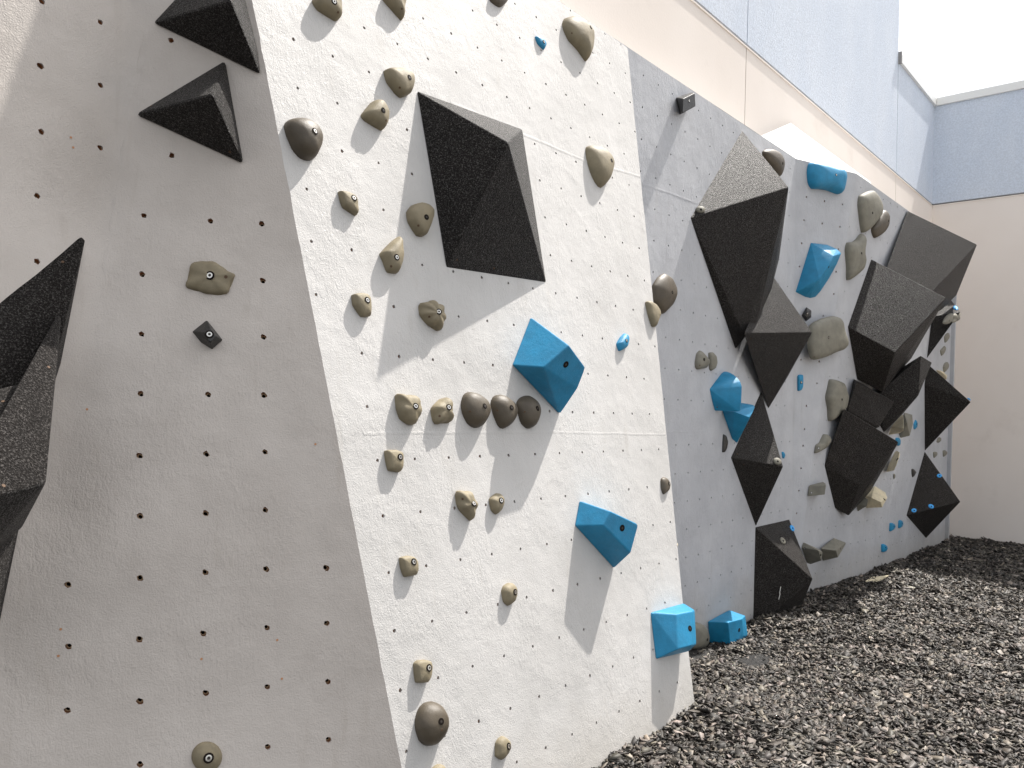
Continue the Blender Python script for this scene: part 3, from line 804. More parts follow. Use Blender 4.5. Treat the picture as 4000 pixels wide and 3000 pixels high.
VDo = volume('flat looking black diamond standing out against the beige end wall', F6, [(3622, 1420), (3611, 1500), (3612, 1763), (3793, 1571, 2.6), (3660, 1480)])
V11o = volume('lowest far black pyramid with three blue dots on its upper face', F6, [(3612, 1763), (3540, 2014), (3617, 2103), (3752, 1960, 2.3), (3650, 1980)])
V12o = volume('small black pyramid peeping out at the far end behind the topmost box', F7, [(3700, 1150), (3640, 1235), (3620, 1401), (3752, 1219, 1.6), (3700, 1250)])
# left edge of the picture
PLc = f1_plane((150, 1300))
GV = ('black_grit', 'climbing_volume', 'climbing volume', 'black grit covered volumes bolted to the wall')
def left_vol(label, pts, bev, fit=None): hull_obj(label, [PLc.hit(p, h) for p, h in pts], *GV, bev, fit)
left_vol('huge black wedge cut off by the left picture edge, its tip pointing up', (((322, 908), 0), ((336, 922), 0), ((-200, 1350), 0), ((-200, 2000), .3), ((292, 1121), .10), ((240, 1338), .32), ((178, 1560), .55), ((150, 1700), .62), ((-200, 1750), .55), ((238, 1420), 0)), .05, [('s', (245, 1023))])
left_vol('narrow upright black wedge laid over the huge left wedge, glittering in the sun', (((224, 1229), .42), ((240, 1238), .36), ((219, 1436), .62), ((212, 1522), .85), ((179, 1886), 2.5), ((-200, 1985), 3.1), ((-200, 2180), 2.2), ((176, 1350), .62), ((0, 1821), 2.3), ((-200, 2330), 1.0), ((73, 2063), .5), ((86, 2060), .5), ((225, 1245), .1), ((160, 1886), .1)), .03, [('s', (190, 1434)), ('s', (14, 1897))])
left_vol('rounded black block at the left picture edge beside the narrow wedge', (((-200, 1570), .8), ((0, 1531), .95), ((72, 1500), 1.0), ((86, 1515), 1.0), ((60, 1600), 1.25), ((0, 1760), 2.1), ((-200, 2050), 3.2), ((-200, 1650), 1.4), ((0, 1531), .3), ((86, 1515), .3), ((0, 1760), .3)), .06, [('s', (12, 1568))])
left_vol('shadowed black wedge at the left edge under the narrow one', (((-260, 1950), 1.6), ((40, 2010), .45), ((74, 2063), .35), ((70, 2080), 0), ((0, 2424), 0), ((-40, 2620), 0), ((-260, 2800), .6), ((-260, 2400), 1.9)), .03)
P16 = f1_plane((800, 150)); P17 = f1_plane((780, 450))
hull_obj('upper of two black pyramids on the shaded panel, cut by the top of the picture', [P16.hit(p, h) for p, h in (((593, 91), 0), ((1021, 297), 0), ((900, -240), 0), ((1010, 200), 0), ((901, 2), 1.15))],
         'black_grit', 'climbing_volume', 'climbing volume', 'black grit covered volumes bolted to the wall', .05)
hull_obj('lower of two black pyramids on the shaded panel, its top touching the upper one', [P17.hit(p, h) for p, h in (((520, 449), 0), ((956, 648), 0), ((882, 232), 0), ((831, 369), 1.15))],
         'black_grit', 'climbing_volume', 'climbing volume', 'black grit covered volumes bolted to the wall', .06, [('s', (898, 593)), ('s', (590, 414))])

# ------------------------------------------------------------------ holds on the sunlit slab
G2 = 'tan holds on the sunlit slab'
def t10(*p): return T(1000, 0, 1.659, p)
def t11(*p): return T(1000, 1000, 1.659, p)
def t12(*p): return T(1000, 2000, 1.659, p)
def t20(*p): return T(2000, 0, 1.659, p)
def t21(*p): return T(2000, 1000, 1.659, p)
def t22(*p): return T(2000, 2000, 1.659, p)
dome('tan hold cut by the picture top, on the slab left of the pointed one', F2, t10((368, 0), (375, 30), (405, 68), (520, 130), (550, 112), (553, 0), (520, -70), (420, -70)), 'tan', .8, 2.6, [('b', t10((507, 10))[0]), ('s', t10((532, 80))[0])], grp=G2, tens=.4)
dome('tan hold cut by the picture top, tapering down to a sharp point', F2, t10((820, -10), (880, 62), (945, 131), (957, 105), (960, 60), (975, 0), (940, -80), (860, -70)), 'tan', .7, 2.2, [('s', t10((945, 57))[0])], grp=G2, tens=.4)
dome('dark round hold just showing at the picture top, above the tall grey shadow', F2, t10((1510, -5), (1540, 28), (1578, 46), (1610, 30), (1635, -10), (1600, -90), (1540, -80)), 'brown', .8, 2.4, grp=G2)
dome('tan pocketed hold with a dark hole, directly above left of the big black kite', F2, t10((835, 455), (840, 500), (850, 535), (905, 605), (940, 630), (1000, 605), (1025, 540), (1028, 485), (1000, 455), (940, 440), (870, 443)), 'tan', .7, 3.0, [('d', t10((995, 502))[0]), ('s', t10((932, 568))[0])], grp=G2, tens=.5)
dome('tan gumdrop hold leaning left, below the pocketed hold near the slab top', F2, t10((680, 745), (700, 782), (820, 840), (852, 800), (868, 730), (850, 680), (820, 646), (790, 642), (760, 655)), 'tan', .85, 2.5, [('d', t10((826, 715))[0]), ('s', t10((843, 780))[0])], grp=G2, tens=.5)
dome('big brown dome near the left slab edge with a bright bolt', F2, t10((188, 810), (200, 880), (240, 975), (290, 1025), (335, 1037), (380, 1025), (425, 950), (435, 880), (405, 810), (340, 768), (280, 760), (215, 775)), 'brown', .85, 2.2, [('b', t10((383, 850))[0])], grp=G2)
dome('small square tan hold below the big brown dome, left of the black kite', F2, t10((537, 1240), (545, 1300), (560, 1345), (650, 1395), (662, 1370), (662, 1300), (645, 1262), (600, 1243)), 'tan', .7, 3.4, [('b', t10((635, 1283))[0])], grp=G2, tens=.35)
dome('tan shield shaped hold touching the left side of the black kite', F2, t10((978, 1375), (985, 1440), (1040, 1525), (1095, 1525), (1150, 1405), (1155, 1355), (1120, 1320), (1070, 1310), (1015, 1328)), 'tan', .7, 3.0, [('d', t10((1105, 1407))[0]), ('s', t10((1052, 1462))[0])], grp=G2, tens=.45)
dome('tall tan fin hold with a lit crest, between the shield hold and small tan square', F2, [(1484, 991), (1530, 945), (1563, 921), (1573, 936), (1573, 1000), (1566, 1036), (1551, 1067), (1512, 1063), (1495, 1020)], 'tan', .75, 2.6, [('b', (1550, 1005)), ('s', (1528, 1040))], grp=G2, tens=.4)
dome('small square tan hold halfway up, directly left of the fluted scallop hold', F2, t11((622, 252), (626, 320), (680, 392), (738, 390), (745, 340), (742, 265), (720, 243), (670, 240)), 'tan', .7, 3.4, [('b', t11((722, 286))[0])], grp=G2, tens=.35)
dome('fluted tan scallop hold under the lower left corner of the black kite', F2, t11((1058, 320), (1062, 385), (1110, 440), (1180, 478), (1210, 462), (1232, 400), (1230, 350), (1200, 305), (1150, 288), (1100, 297)), 'tan', .75, 2.4, [('b', t11((1185, 361))[0]), ('s', t11((1123, 393))[0])], ribs=(7, .09), grp=G2, tens=.7)
dome('ribbed tan hold, first from the left in the row of five', F2, t11((903, 905), (906, 980), (930, 1055), (980, 1085), (1030, 1093), (1050, 1065), (1075, 990), (1065, 930), (1035, 908), (985, 895), (930, 898)), 'tan', .75, 2.8, [('b', t11((1035, 973))[0])], ribs=(5, .07), grp=G2, tens=.6)
dome('knobbly tan hold, second from the left in the row of five', F2, t11((1132, 990), (1140, 1060), (1155, 1085), (1210, 1083), (1265, 1078), (1280, 1045), (1270, 1020), (1284, 1000), (1275, 945), (1240, 917), (1200, 925)), 'tan', .75, 2.4, [('b', t11((1250, 980))[0]), ('s', t11((1190, 1037))[0])], ribs=(4, .10), grp=G2, tens=.6)
dome('brown dome with a star mark, middle of the row of five', F2, t11((1328, 960), (1335, 1020), (1370, 1085), (1420, 1113), (1470, 1100), (1510, 1040), (1525, 990), (1500, 930), (1440, 890), (1380, 880), (1345, 905)), 'brown', .9, 2.0, [('d', t11((1484, 972))[0]), ('s', t11((1387, 1008))[0])], grp=G2)
dome('brown dome, fourth from the left in the row of five', F2, [(1917, 1573), (1925, 1615), (1946, 1663), (1968, 1674), (1997, 1658), (2018, 1630), (2024, 1600), (2010, 1570), (1980, 1548), (1955, 1540), (1930, 1548)], 'brown', .9, 2.0, [('d', (1999, 1592)), ('s', (1943, 1603))], grp=G2)
dome('brown dome at the right end of the row of five, beside the upper blue block', F2, t21((30, 950), (35, 1010), (60, 1085), (105, 1118), (150, 1100), (185, 1030), (188, 985), (165, 935), (110, 902), (60, 915)), 'brown', .9, 2.0, [('d', t21((166, 988))[0]), ('s', t21((82, 1010))[0])], grp=G2)
dome('small square tan hold just below the plaster seam, under the row of five', F2, t11((833, 1262), (838, 1330), (855, 1390), (930, 1400), (950, 1370), (957, 1290), (945, 1268), (900, 1255)), 'tan', .7, 3.4, [('b', t11((935, 1303))[0])], grp=G2, tens=.35)
dome('swirled tan hold with curved ridges, left of a tiny tan knob', F2, [(1778, 1934), (1781, 1966), (1797, 1995), (1841, 2029), (1859, 2012), (1868, 1975), (1862, 1945), (1840, 1922), (1805, 1914), (1785, 1920)], 'tan', .75, 2.5, [('b', (1851, 1967)), ('s', (1807, 1949))], ribs=(5, .10), grp=G2, tens=.6)
dome('tiny tan knob right of the swirled hold', F2, [(1909, 1953), (1918, 1993), (1938, 2009), (1957, 1995), (1969, 1970), (1970, 1945), (1958, 1928), (1943, 1926), (1922, 1938)], 'tan', .85, 2.3, [('b', (1958, 1955))], grp=G2, tens=.5)
dome('small tan hold low on the slab, left of the lower blue block shadow', F2, t12((925, 298), (935, 370), (960, 420), (1040, 408), (1055, 370), (1050, 320), (1025, 290), (980, 283)), 'tan', .7, 3.2, [('b', t12((1023, 323))[0])], grp=G2, tens=.35)
dome('pale tan knob directly left of the tip of the lower blue block shadow', F2, [(1957, 2310), (1965, 2350), (1985, 2366), (2010, 2350), (2022, 2318), (2018, 2292), (2003, 2277), (1985, 2277), (1965, 2290)], 'tan', .85, 2.3, [('b', (2013, 2313))], grp=G2, tens=.5)
dome('square tan hold directly above the large brown dome near the slab foot', F2, t12((1017, 985), (1022, 1050), (1035, 1105), (1110, 1105), (1135, 1070), (1143, 1000), (1130, 965), (1090, 957), (1040, 962)), 'tan', .7, 3.4, [('b', t12((1122, 1010))[0])], grp=G2, tens=.35)
dome('large brown dome near the slab foot with a deep bolt hole', F2, t12((1030, 1340), (1030, 1400), (1060, 1480), (1110, 1515), (1170, 1510), (1220, 1460), (1250, 1390), (1245, 1320), (1200, 1250), (1150, 1228), (1090, 1240), (1050, 1280)), 'brown', .85, 2.2, [('d', t12((1200, 1358))[0]), ('s', t12((1205, 1413))[0])], grp=G2)
dome('pale tan knob lowest at the right of the large brown dome', F2, t12((1548, 1500), (1548, 1580), (1590, 1606), (1630, 1570), (1652, 1525), (1645, 1480), (1600, 1452), (1568, 1468)), 'tan', .8, 2.6, [('b', t12((1638, 1518))[0])], grp=G2, tens=.5)
dome('tan hold barely showing at the bottom of the picture', F2, t12((1120, 1700), (1140, 1660), (1180, 1635), (1215, 1640), (1240, 1680), (1230, 1760), (1150, 1770)), 'tan', .8, 2.6, grp=G2, tens=.6)
dome('large teardrop hold at the slab top edge against the beige wall', F2, t20((333, 150), (338, 190), (370, 260), (430, 320), (485, 393), (520, 330), (535, 260), (533, 200), (500, 145), (450, 115), (400, 100), (350, 115)), 'tan', .8, 2.2, [('d', t20((512, 176))[0]), ('s', t20((388, 215))[0])], grp=G2, tens=.5)
dome('tiny dark blue hold left of the large teardrop hold', F2, t20((150, 238), (165, 285), (205, 322), (225, 290), (215, 258), (190, 240), (165, 234)), 'blue', .8, 2.2, [('b', t20((207, 271))[0])], grp='small blue holds', tens=.5, bsc=.8)
dome('lone tan teardrop hold on the right half of the slab', F2, t20((483, 965), (487, 1030), (510, 1120), (545, 1190), (580, 1215), (630, 1165), (660, 1080), (663, 1040), (640, 990), (590, 950), (530, 940), (495, 945)), 'tan', .85, 2.1, [('d', t20((646, 1040))[0])], grp=G2)
dome('tiny blue hold right of the upper blue block', F2, t21((675, 570), (690, 615), (718, 608), (745, 590), (760, 540), (755, 510), (735, 500), (705, 525)), 'blue', .8, 2.2, [('b', t21((743, 548))[0])], grp='small blue holds', tens=.5, bsc=.8)
dome('beige chip shaped hold on the slab edge in front of the brown teardrop', F2, t21((866, 300), (880, 380), (905, 455), (925, 459), (940, 430), (968, 380), (960, 345), (930, 310), (890, 290)), 'tan', .55, 3.0, grp=G2, tens=.35)
dome('small dark hold on the slab edge, low down', F2, t21((962, 1460), (965, 1510), (980, 1545), (1015, 1520), (1028, 1480), (1015, 1450), (990, 1432), (968, 1440)), 'brown', .8, 2.4, [('b', t21((1018, 1474))[0])], grp=G2, tens=.5, bsc=.8)
# on the hidden return behind the slab edge
GR = 'holds peeping from behind the slab edge'
RP = Plane(F3.hit((2585, 1200)), F3.n, F3.h)
dome('brown teardrop hold behind the slab edge, half hidden by the beige chip', F3, t21((905, 200), (905, 300), (955, 365), (980, 375), (1040, 320), (1070, 250), (1070, 200), (1040, 140), (990, 112), (945, 140)), 'brown', .45, 2.0, [('d', t21((1040, 235))[0])], grp=GR, tens=.5)
def retp(px, back_=.4): 
    P = F3.hit(px); z = P[2]; e = rt[0]
    for a, b in zip(rt[:-1], rt[1:]):
        if b[2] <= z*1.0 <= a[2]: e = a+(b-a)*((z-a[2])/(b[2]-a[2]))
    d = F3.n*(-1.0)
    n = F3.h
    return Plane(e+n*.01-F3.n*back_, n-F3.n*.0, np.cross(n, np.array([0, 0, 1.])))
def peep(label, L, m, dep=.5, **k):
    P = F2.hit(L[0]); c = np.mean([F2.hit(p) for p in L], 0); 
    pl = Plane(c-F2.n*dep+F2.h*.1, F3.n*.6+F3.h*-.3+np.array([0, 0, .0]), F3.h)
    return dome(label, pl, L, m, .7, 2.4, grp=GR, **k)
peep('long thin brown hold along the slab edge above the brown teardrop', t21((884, 20), (893, 18), (912, 100), (925, 200), (925, 290), (915, 290), (890, 160)), 'brown')
peep('small beige hold showing behind the slab edge, above the seam', t21((958, 758), (975, 755), (990, 775), (990, 815), (980, 852), (966, 848)), 'tan')
peep('sliver of a cream hold at the slab edge by the seam', t21((998, 1182), (1008, 1182), (1016, 1198), (1013, 1226), (1002, 1230)), 'tan')
peep('beige cone hold sticking out from behind the slab edge', t22((1060, 172), (1080, 173), (1105, 190), (1123, 215), (1115, 238), (1090, 268), (1070, 272)), 'cream')
dome('large grey dome behind the lowest blue block, sitting in the mulch corner', F3, t22((1150, 730), (1185, 715), (1235, 728), (1262, 765), (1274, 815), (1268, 860), (1240, 888), (1190, 892), (1150, 870)), 'grey', .8, 2.2, [('d', t22((1266, 828))[0])], grp='large grey holds', tens=.8)

# ------------------------------------------------------------------ blue blocks
GB = 'large blue faceted blocks'
def block(label, pl, pts, fit=None, bevel=.03, m='blue', grp=GB, bsc=1.0, name='climbing_hold'):
    return hull_obj(label, [pl.hit(p[:2], p[2] if len(p) > 2 else 0) for p in pts], m, name, 'climbing hold', grp, bevel, fit, bsc=bsc)
def tt3(f, *pts): return [(*f((p[0], p[1]))[0], *(p[2:])) for p in pts]
def slant(f, tl, l, bt, a, b, tr, r):
    P0, P1, P2 = (F2.hit(f(q)[0]) for q in (tl, l, bt))
    A_, B_ = F2.hit(f(a[:2])[0], a[2]), F2.hit(f(b[:2])[0], b[2])
    T_ = on_plane(P0, P1, A_, f(tr)[0]); R_ = on_plane(A_, B_, T_, f(r)[0])
    foot = R_-F2.n*((R_-F2.o)@F2.n)
    return [P0, P1, P2, A_, B_, T_, R_, foot, T_-F2.n*((T_-F2.o)@F2.n)]
def block3(label, P, fit, grp=GB): return hull_obj(label, P, 'blue', 'climbing_hold', 'climbing hold', grp, .03, fit, bsc=1.35)
block3('upper big blue block on the slab, its corner at the row of five', slant(t21, (120, 393), (0, 705), (310, 1030), (205, 720, .80), (425, 858, .72), (370, 578), (477, 725)), [('d', t21((349, 703))[0])])
block3('middle big blue block on the slab casting a long pointed shadow', slant(t22, (435, -75), (405, 88), (660, 367), (590, 85, .66), (770, 265, .71), (640, -5), (820, 80)), [('d', t22((714, 104))[0])])
block('lowest blue block at the slab foot with a white sunlit top', F2, tt3(t22, (895, 650), (1110, 590), (930, 955), (1065, 663, .50), (1170, 641, .62), (1165, 866, .64), (1075, 890, .53), (1195, 858, .50), (1184, 636, .42), (1140, 905, .20)), [('d', t22((1153, 755))[0])], bsc=1.25)
block('blue block half buried in the mulch at the foot of the grey panel', F3, tt3(t22, (1268, 710), (1400, 640), (1278, 845), (1282, 900), (1400, 715, .95), (1490, 692, 1.0), (1410, 635, .10), (1512, 672, .80), (1528, 800, .85), (1500, 805, 1.0), (1415, 850, .95), (1420, 900, .9)), [('d', t22((1472, 765))[0])], bsc=1.3)
def z27(*p): return T(2700, 1300, 2.074, p)
b5 = [(148, 455), (185, 415), (215, 385), (232, 350), (243, 330), (262, 316), (285, 313, .05), (315, 322, .3), (345, 340, .55), (375, 365, .75), (398, 395, .9), (412, 437, 1.0), (405, 620, .95), (390, 640, .9), (190, 632), (165, 540)]
block('upper blue scoop of the stacked pair with a lit curved top', F3, tt3(z27, *b5), [('s', z27((210, 602))[0])], .02, grp='stacked blue scoops')
block('lower blue scoop of the stacked pair, tapering to a point', F3, tt3(z27, (250, 632), (285, 720), (330, 860), (370, 895), (350, 640, .55), (400, 566, .1), (450, 576, .5), (505, 584, .85), (516, 600, .95), (495, 650, 1.0), (470, 685, 1.0), (440, 760, .7)), None, .02, grp='stacked blue scoops')
def z29(*p): return T(2900, 600, 3.318, p)
dome('wide blue sloper at the top of the narrow wedge panel', F4, z29((835, 240), (850, 160), (880, 122), (1000, 138), (1180, 180), (1320, 203), (1360, 280), (1345, 380), (1310, 490), (1265, 520), (1180, 495), (1100, 470), (980, 458), (890, 455), (845, 380)), 'blue', .55, 2.6, [('b', z29((1217, 276))[0])], grp='blue sculpted slopers', tens=.7, lump=.02)
b8 = [(3167, 948), (3231, 956, .15), (3268, 972, .3), (3283, 986, .45), (3256, 1000, .95), (3285, 992, .5), (3235, 1040, .95), (3200, 1090, .85), (3180, 1115, .6), (3150, 1132, .3), (3107, 1141), (3125, 1150), (3145, 1160), (3165, 1165), (3185, 1160), (3205, 1138, .2), (3240, 1085, .3), (3268, 1034, .4), (3163, 985), (3150, 1040), (3125, 1090)]
block('blue wing shaped hold sweeping down to a pointed toe', F4, b8, [('d', (3237, 1043))], .015, grp='blue sculpted slopers')
def z31(*p): return T(3100, 1000, 3.318, p)
dome('small upright blue bar on the wedge panel below the amoeba hold', F4, z31((47, 1560), (75, 1537), (125, 1540), (127, 1600), (125, 1700), (100, 1740), (50, 1745)), 'blue', .6, 3.2, [('b', z31((100, 1638))[0])], grp='small blue holds', tens=.4)

# ------------------------------------------------------------------ holds on the grey panels
GG = 'large grey holds'
dome('tall grey leaf shaped hold near the top of the broad grey panel', F5, T(3000, 0, 1.659, [(590, 1270), (650, 1240), (690, 1234), (720, 1265), (747, 1330), (740, 1390), (690, 1450), (640, 1495), (605, 1508), (592, 1440), (580, 1330)]), 'grey', .35, 2.6, [('d', T(3000, 0, 1.659, [(678, 1380)])[0])], grp=GG, tens=.6)
dome('dark grey oval hold half behind the tall grey leaf hold', F5, T(3000, 0, 1.659, [(668, 1480), (700, 1420), (740, 1370), (765, 1360), (790, 1390), (785, 1450), (745, 1510), (690, 1543), (672, 1515)]), 'brown', .6, 2.2, [('d', T(3000, 0, 1.659, [(782, 1432)])[0])], grp=GG, tens=.7)
dome('grey hold with a raised horn, under the tall grey leaf hold', F5, z29((1328, 1260), (1355, 1155), (1440, 1145), (1500, 1110), (1560, 1045), (1590, 1040), (1610, 1070), (1590, 1180), (1590, 1290), (1612, 1390), (1580, 1490), (1540, 1530), (1450, 1595), (1350, 1640), (1345, 1450)), 'grey', .35, 2.8, [('d', z29((1545, 1292))[0])], grp=GG, tens=.6)
FM = Plane((F4.hit((3240, 1300))+F5.hit((3240, 1300)))/2, F4.n+F5.n, F4.h+F5.h); FM = Plane(FM.o+FM.n*.15, FM.n, FM.h)
dome('broad grey amoeba shaped hold on the fold beside the biggest black box', FM, z31((175, 1160), (185, 1050), (200, 905), (330, 825), (440, 792), (520, 778), (600, 800), (640, 850), (655, 940), (680, 1020), (712, 1100), (705, 1165), (650, 1215), (540, 1250), (400, 1310), (260, 1345), (210, 1320), (195, 1250)), 'grey', .3, 3.0, [('b', z31((455, 1056))[0]), ('s', z31((267, 1308))[0])], grp=GG, tens=.8)
block('small black five sided hold beside the black pyramid corner', F4, tt3(z31, (100, 770), (165, 660), (232, 705), (230, 795), (160, 850), (150, 770, .25), (180, 715, .28), (205, 760, .28), (175, 800, .25)), [('b', z31((178, 745))[0])], .02, 'black', 'small black holds')
def t31(*p): return T(3000, 1000, 1.659, p)
dome('grey shell shaped hold left of the squeezed black box', F5, t31((370, 915), (385, 850), (398, 800), (440, 803), (490, 820), (505, 860), (523, 910), (510, 980), (470, 1030), (395, 1070), (385, 990)), 'grey', .4, 2.6, [('d', t31((480, 930))[0])], grp=GG, tens=.6)
def z36(*p): return T(3100, 1600, 3.318, p)
dome('grey crescent hold curling up beside the lower black box', F5, z36((268, 565), (275, 500), (288, 455), (330, 432), (365, 375), (395, 322), (450, 325), (490, 365), (485, 410), (430, 480), (350, 530)), 'grey', .5, 2.4, [('b', z36((322, 501))[0])], grp=GG, tens=.7, bsc=.8)
block('grey rectangular block left of the lower black box', F5, tt3(z36, (180, 1122), (197, 985), (260, 965), (385, 935, .2), (415, 955, .6), (420, 980, .75), (405, 1100, .75), (200, 1120, .1), (360, 1100, .2)), [('b', z36((231, 1077))[0])], .02, 'grey', 'faceted grey blocks', .8)
def z28(*p): return T(2850, 1900, 3.318, p)
block('grey faceted ledge low down with a dark underside, beside the scratched block', F5, tt3(z28, (930, 790), (955, 722), (1160, 812, .7), (1205, 850, .95), (1190, 962, .95), (1050, 1010, .15), (960, 880), (1000, 990), (1150, 830, .9)), [('b', z28((977, 805))[0]), ('d', z28((1180, 890))[0])], .02, 'grey', 'faceted grey blocks', .9)
block('second grey faceted ledge low down, right of the first', F5, tt3(z28, (1185, 800, .2), (1350, 665), (1510, 728), (1500, 760, .1), (1380, 830, .85), (1405, 920, .75), (1205, 965), (1190, 810, .3)), [('d', z28((1437, 808))[0])], .02, 'grey', 'faceted grey blocks', .9)
def z35(*p): return T(3350, 1500, 3.318, p)
block('pale cream block lit by the sun under the long black wedge', F6, tt3(z35, (400, 660), (430, 562, .3), (560, 395, .1), (592, 397, .6), (600, 570, 1.4), (596, 608, 1.4), (420, 600), (545, 640, .6)), None, .03, 'cream', 'faceted cream blocks')
block('grey slab hold behind the pale cream block', F6, tt3(z35, (530, 640), (550, 705, .1), (600, 365, .1), (710, 395, .5), (720, 520, .6), (678, 672, .6), (640, 500, .5)), None, .03, 'grey', 'faceted grey blocks')
dome('small blue hold right of the grey slab hold, by the black diamond', F6, z35((722, 520), (735, 490), (750, 463), (770, 485), (778, 512), (772, 558), (742, 588), (725, 580)), 'blue', .6, 2.2, [('d', z35((768, 520))[0])], grp='small blue holds', tens=.5)
dome('blue blob hold behind the right corner of the lower black box', F6, z35((488, 705), (510, 695), (540, 700), (557, 735), (548, 792), (520, 800), (495, 760)), 'blue', .6, 2.4, grp='small blue holds')
block('cream block with a dark pocket behind the lower black box', F6, tt3(z35, (370, 1145), (400, 1050, .2), (480, 880, .1), (515, 862, .3), (545, 882, .8), (550, 925, .9), (505, 1050, 1.0), (470, 1125, .9), (400, 1120)), [('d', z35((515, 975))[0])], .03, 'cream', 'faceted cream blocks', 1.6)
block('long cream block with a dark end below the lower black box', F5, tt3(z35, (100, 1455), (220, 1318), (360, 1405, .4), (388, 1475, .75), (320, 1600, .85), (300, 1530, .95), (110, 1608), (180, 1475, .5)), [('d', z35((347, 1495))[0])], .02, 'cream', 'faceted cream blocks', 1.3)
block('small grey block tucked under the tip of the lower black box', F5, tt3(z35, (0, 1655), (-20, 1560), (85, 1468, .2), (140, 1492, .5), (122, 1582, .6), (60, 1620, .3)), [('s', z35((122, 1557))[0])], .02, 'grey', 'faceted grey blocks')
dome('small black pointed hold left of the lowest far pyramid', F6, z35((697, 1105), (722, 1100), (757, 1140), (735, 1175), (710, 1210), (698, 1165)), 'black', .8, 1.8, [('s', z35((744, 1138))[0])], grp='small black holds', tens=.5)
dome('tiny grey knob beside the fold right of the cream pocket block', F5, z35((465, 1170), (478, 1162), (489, 1185), (482, 1218), (467, 1230)), 'grey', .6, 2.2, grp='small grey holds')
G7 = 'small grey holds'
for lab, L, kh in (('brown nub hold high under the black diamond', z35((1022, 750), (1030, 715), (1055, 688), (1085, 698), (1083, 735), (1050, 760)), .8),
                   ('dark nub hold left of the end pair under the black diamond', z35((978, 885), (1003, 876), (1031, 885), (1030, 920), (990, 958), (980, 930)), .8),
                   ('grey nub hold against the end trim under the black diamond', z35((1102, 868), (1128, 857), (1160, 880), (1155, 912), (1110, 943)), .8)):
    dome(lab, F7, L, 'grey', kh, 2.2, grp=G7, tens=.6)
def z30(*p): return T(3350, 1000, 3.318, p)
for lab, L in (('highest ear shaped grey hold on the last panel', z30((1120, 1045), (1150, 1005), (1185, 995), (1195, 1030), (1180, 1075), (1130, 1125))),
               ('middle ear shaped grey hold on the last panel', z30((1068, 1225), (1100, 1190), (1130, 1163), (1148, 1190), (1130, 1245), (1085, 1293))),
               ('lowest ear shaped grey hold on the last panel, above the cream cluster', z30((1103, 1440), (1130, 1385), (1170, 1375), (1187, 1410), (1170, 1460), (1120, 1508)))):
    dome(lab, F7, L, 'grey', .6, 2.2, grp='ear shaped grey holds', tens=.7)
dome('knobbly cream hold above the black diamond edge', F7, z30((1020, 1480), (1060, 1482), (1110, 1515), (1150, 1550), (1160, 1590), (1130, 1598), (1080, 1545), (1040, 1510)), 'cream', .6, 2.2, ribs=(5, .12), grp=G7)
# blue cups low on the far panel
for lab, L in (('left one of the two blue cup holds below the lower black box', z36((1243, 1473), (1240, 1575), (1290, 1557), (1318, 1515), (1305, 1485), (1275, 1468))),
               ('right one of the two blue cup holds, nearer the lowest far pyramid', z36((1357, 1440), (1355, 1535), (1398, 1522), (1420, 1480), (1408, 1445), (1385, 1432))),
               ('lowest blue cup hold just above the mulch', T(3000, 2000, 1.659, [(733, 212), (735, 258), (760, 256), (773, 236), (762, 214), (745, 206)]))):
    dome(lab, F6 if L[0][0] > 3465 else F5, L, 'blue', 1.3, 3.0, [('d', tuple(np.array(L).mean(0)+[7, 0]))], grp='blue cup holds', tens=.6, bsc=.7)
# holds on the upright grey panel
dome('pinched grey hold with a dark pocket, left of the pair on the upright grey panel', F3, z27((28, 240), (42, 170), (70, 143), (100, 165), (150, 222), (150, 248), (125, 285), (48, 297), (30, 275)), 'grey', .75, 2.2, [('d', z27((105, 216))[0]), ('s', z27((70, 263))[0])], grp='pair of small grey holds', tens=.4)
dome('thin grey chip hold, right one of the pair on the upright grey panel', F3, z27((138, 165), (172, 157), (205, 185), (214, 240), (195, 290), (160, 308), (145, 290)), 'grey', .5, 2.8, grp='pair of small grey holds', tens=.3)
dome('small black half moon hold below the stacked blue scoops', F3, z27((250, 965), (252, 890), (258, 822), (285, 835), (300, 880), (290, 940), (272, 967)), 'black', .6, 2.6, [('s', z27((291, 903))[0])], grp='small black holds', tens=.4)
block('dark brick shaped hold near the top edge of the upright grey panel', F3, tt3(t20, (1062, 632), (1088, 743), (1110, 640, .45), (1185, 603, .5), (1190, 688, .5), (1105, 735, .45), (1165, 598, .1), (1130, 720)), [('b', t20((1147, 653))[0])], .02, 'black', 'small black holds')
dome('dark rounded hold behind the upper right side of the tallest pyramid', F3, T(2650, 450, 2.37, [(775, 345), (810, 315), (870, 312), (940, 340), (980, 400), (988, 460), (975, 520), (945, 570), (860, 500), (800, 420)]), 'brown', .55, 2.2, [('d', T(2650, 450, 2.37, [(966, 446)])[0])], grp=GG, tens=.7)
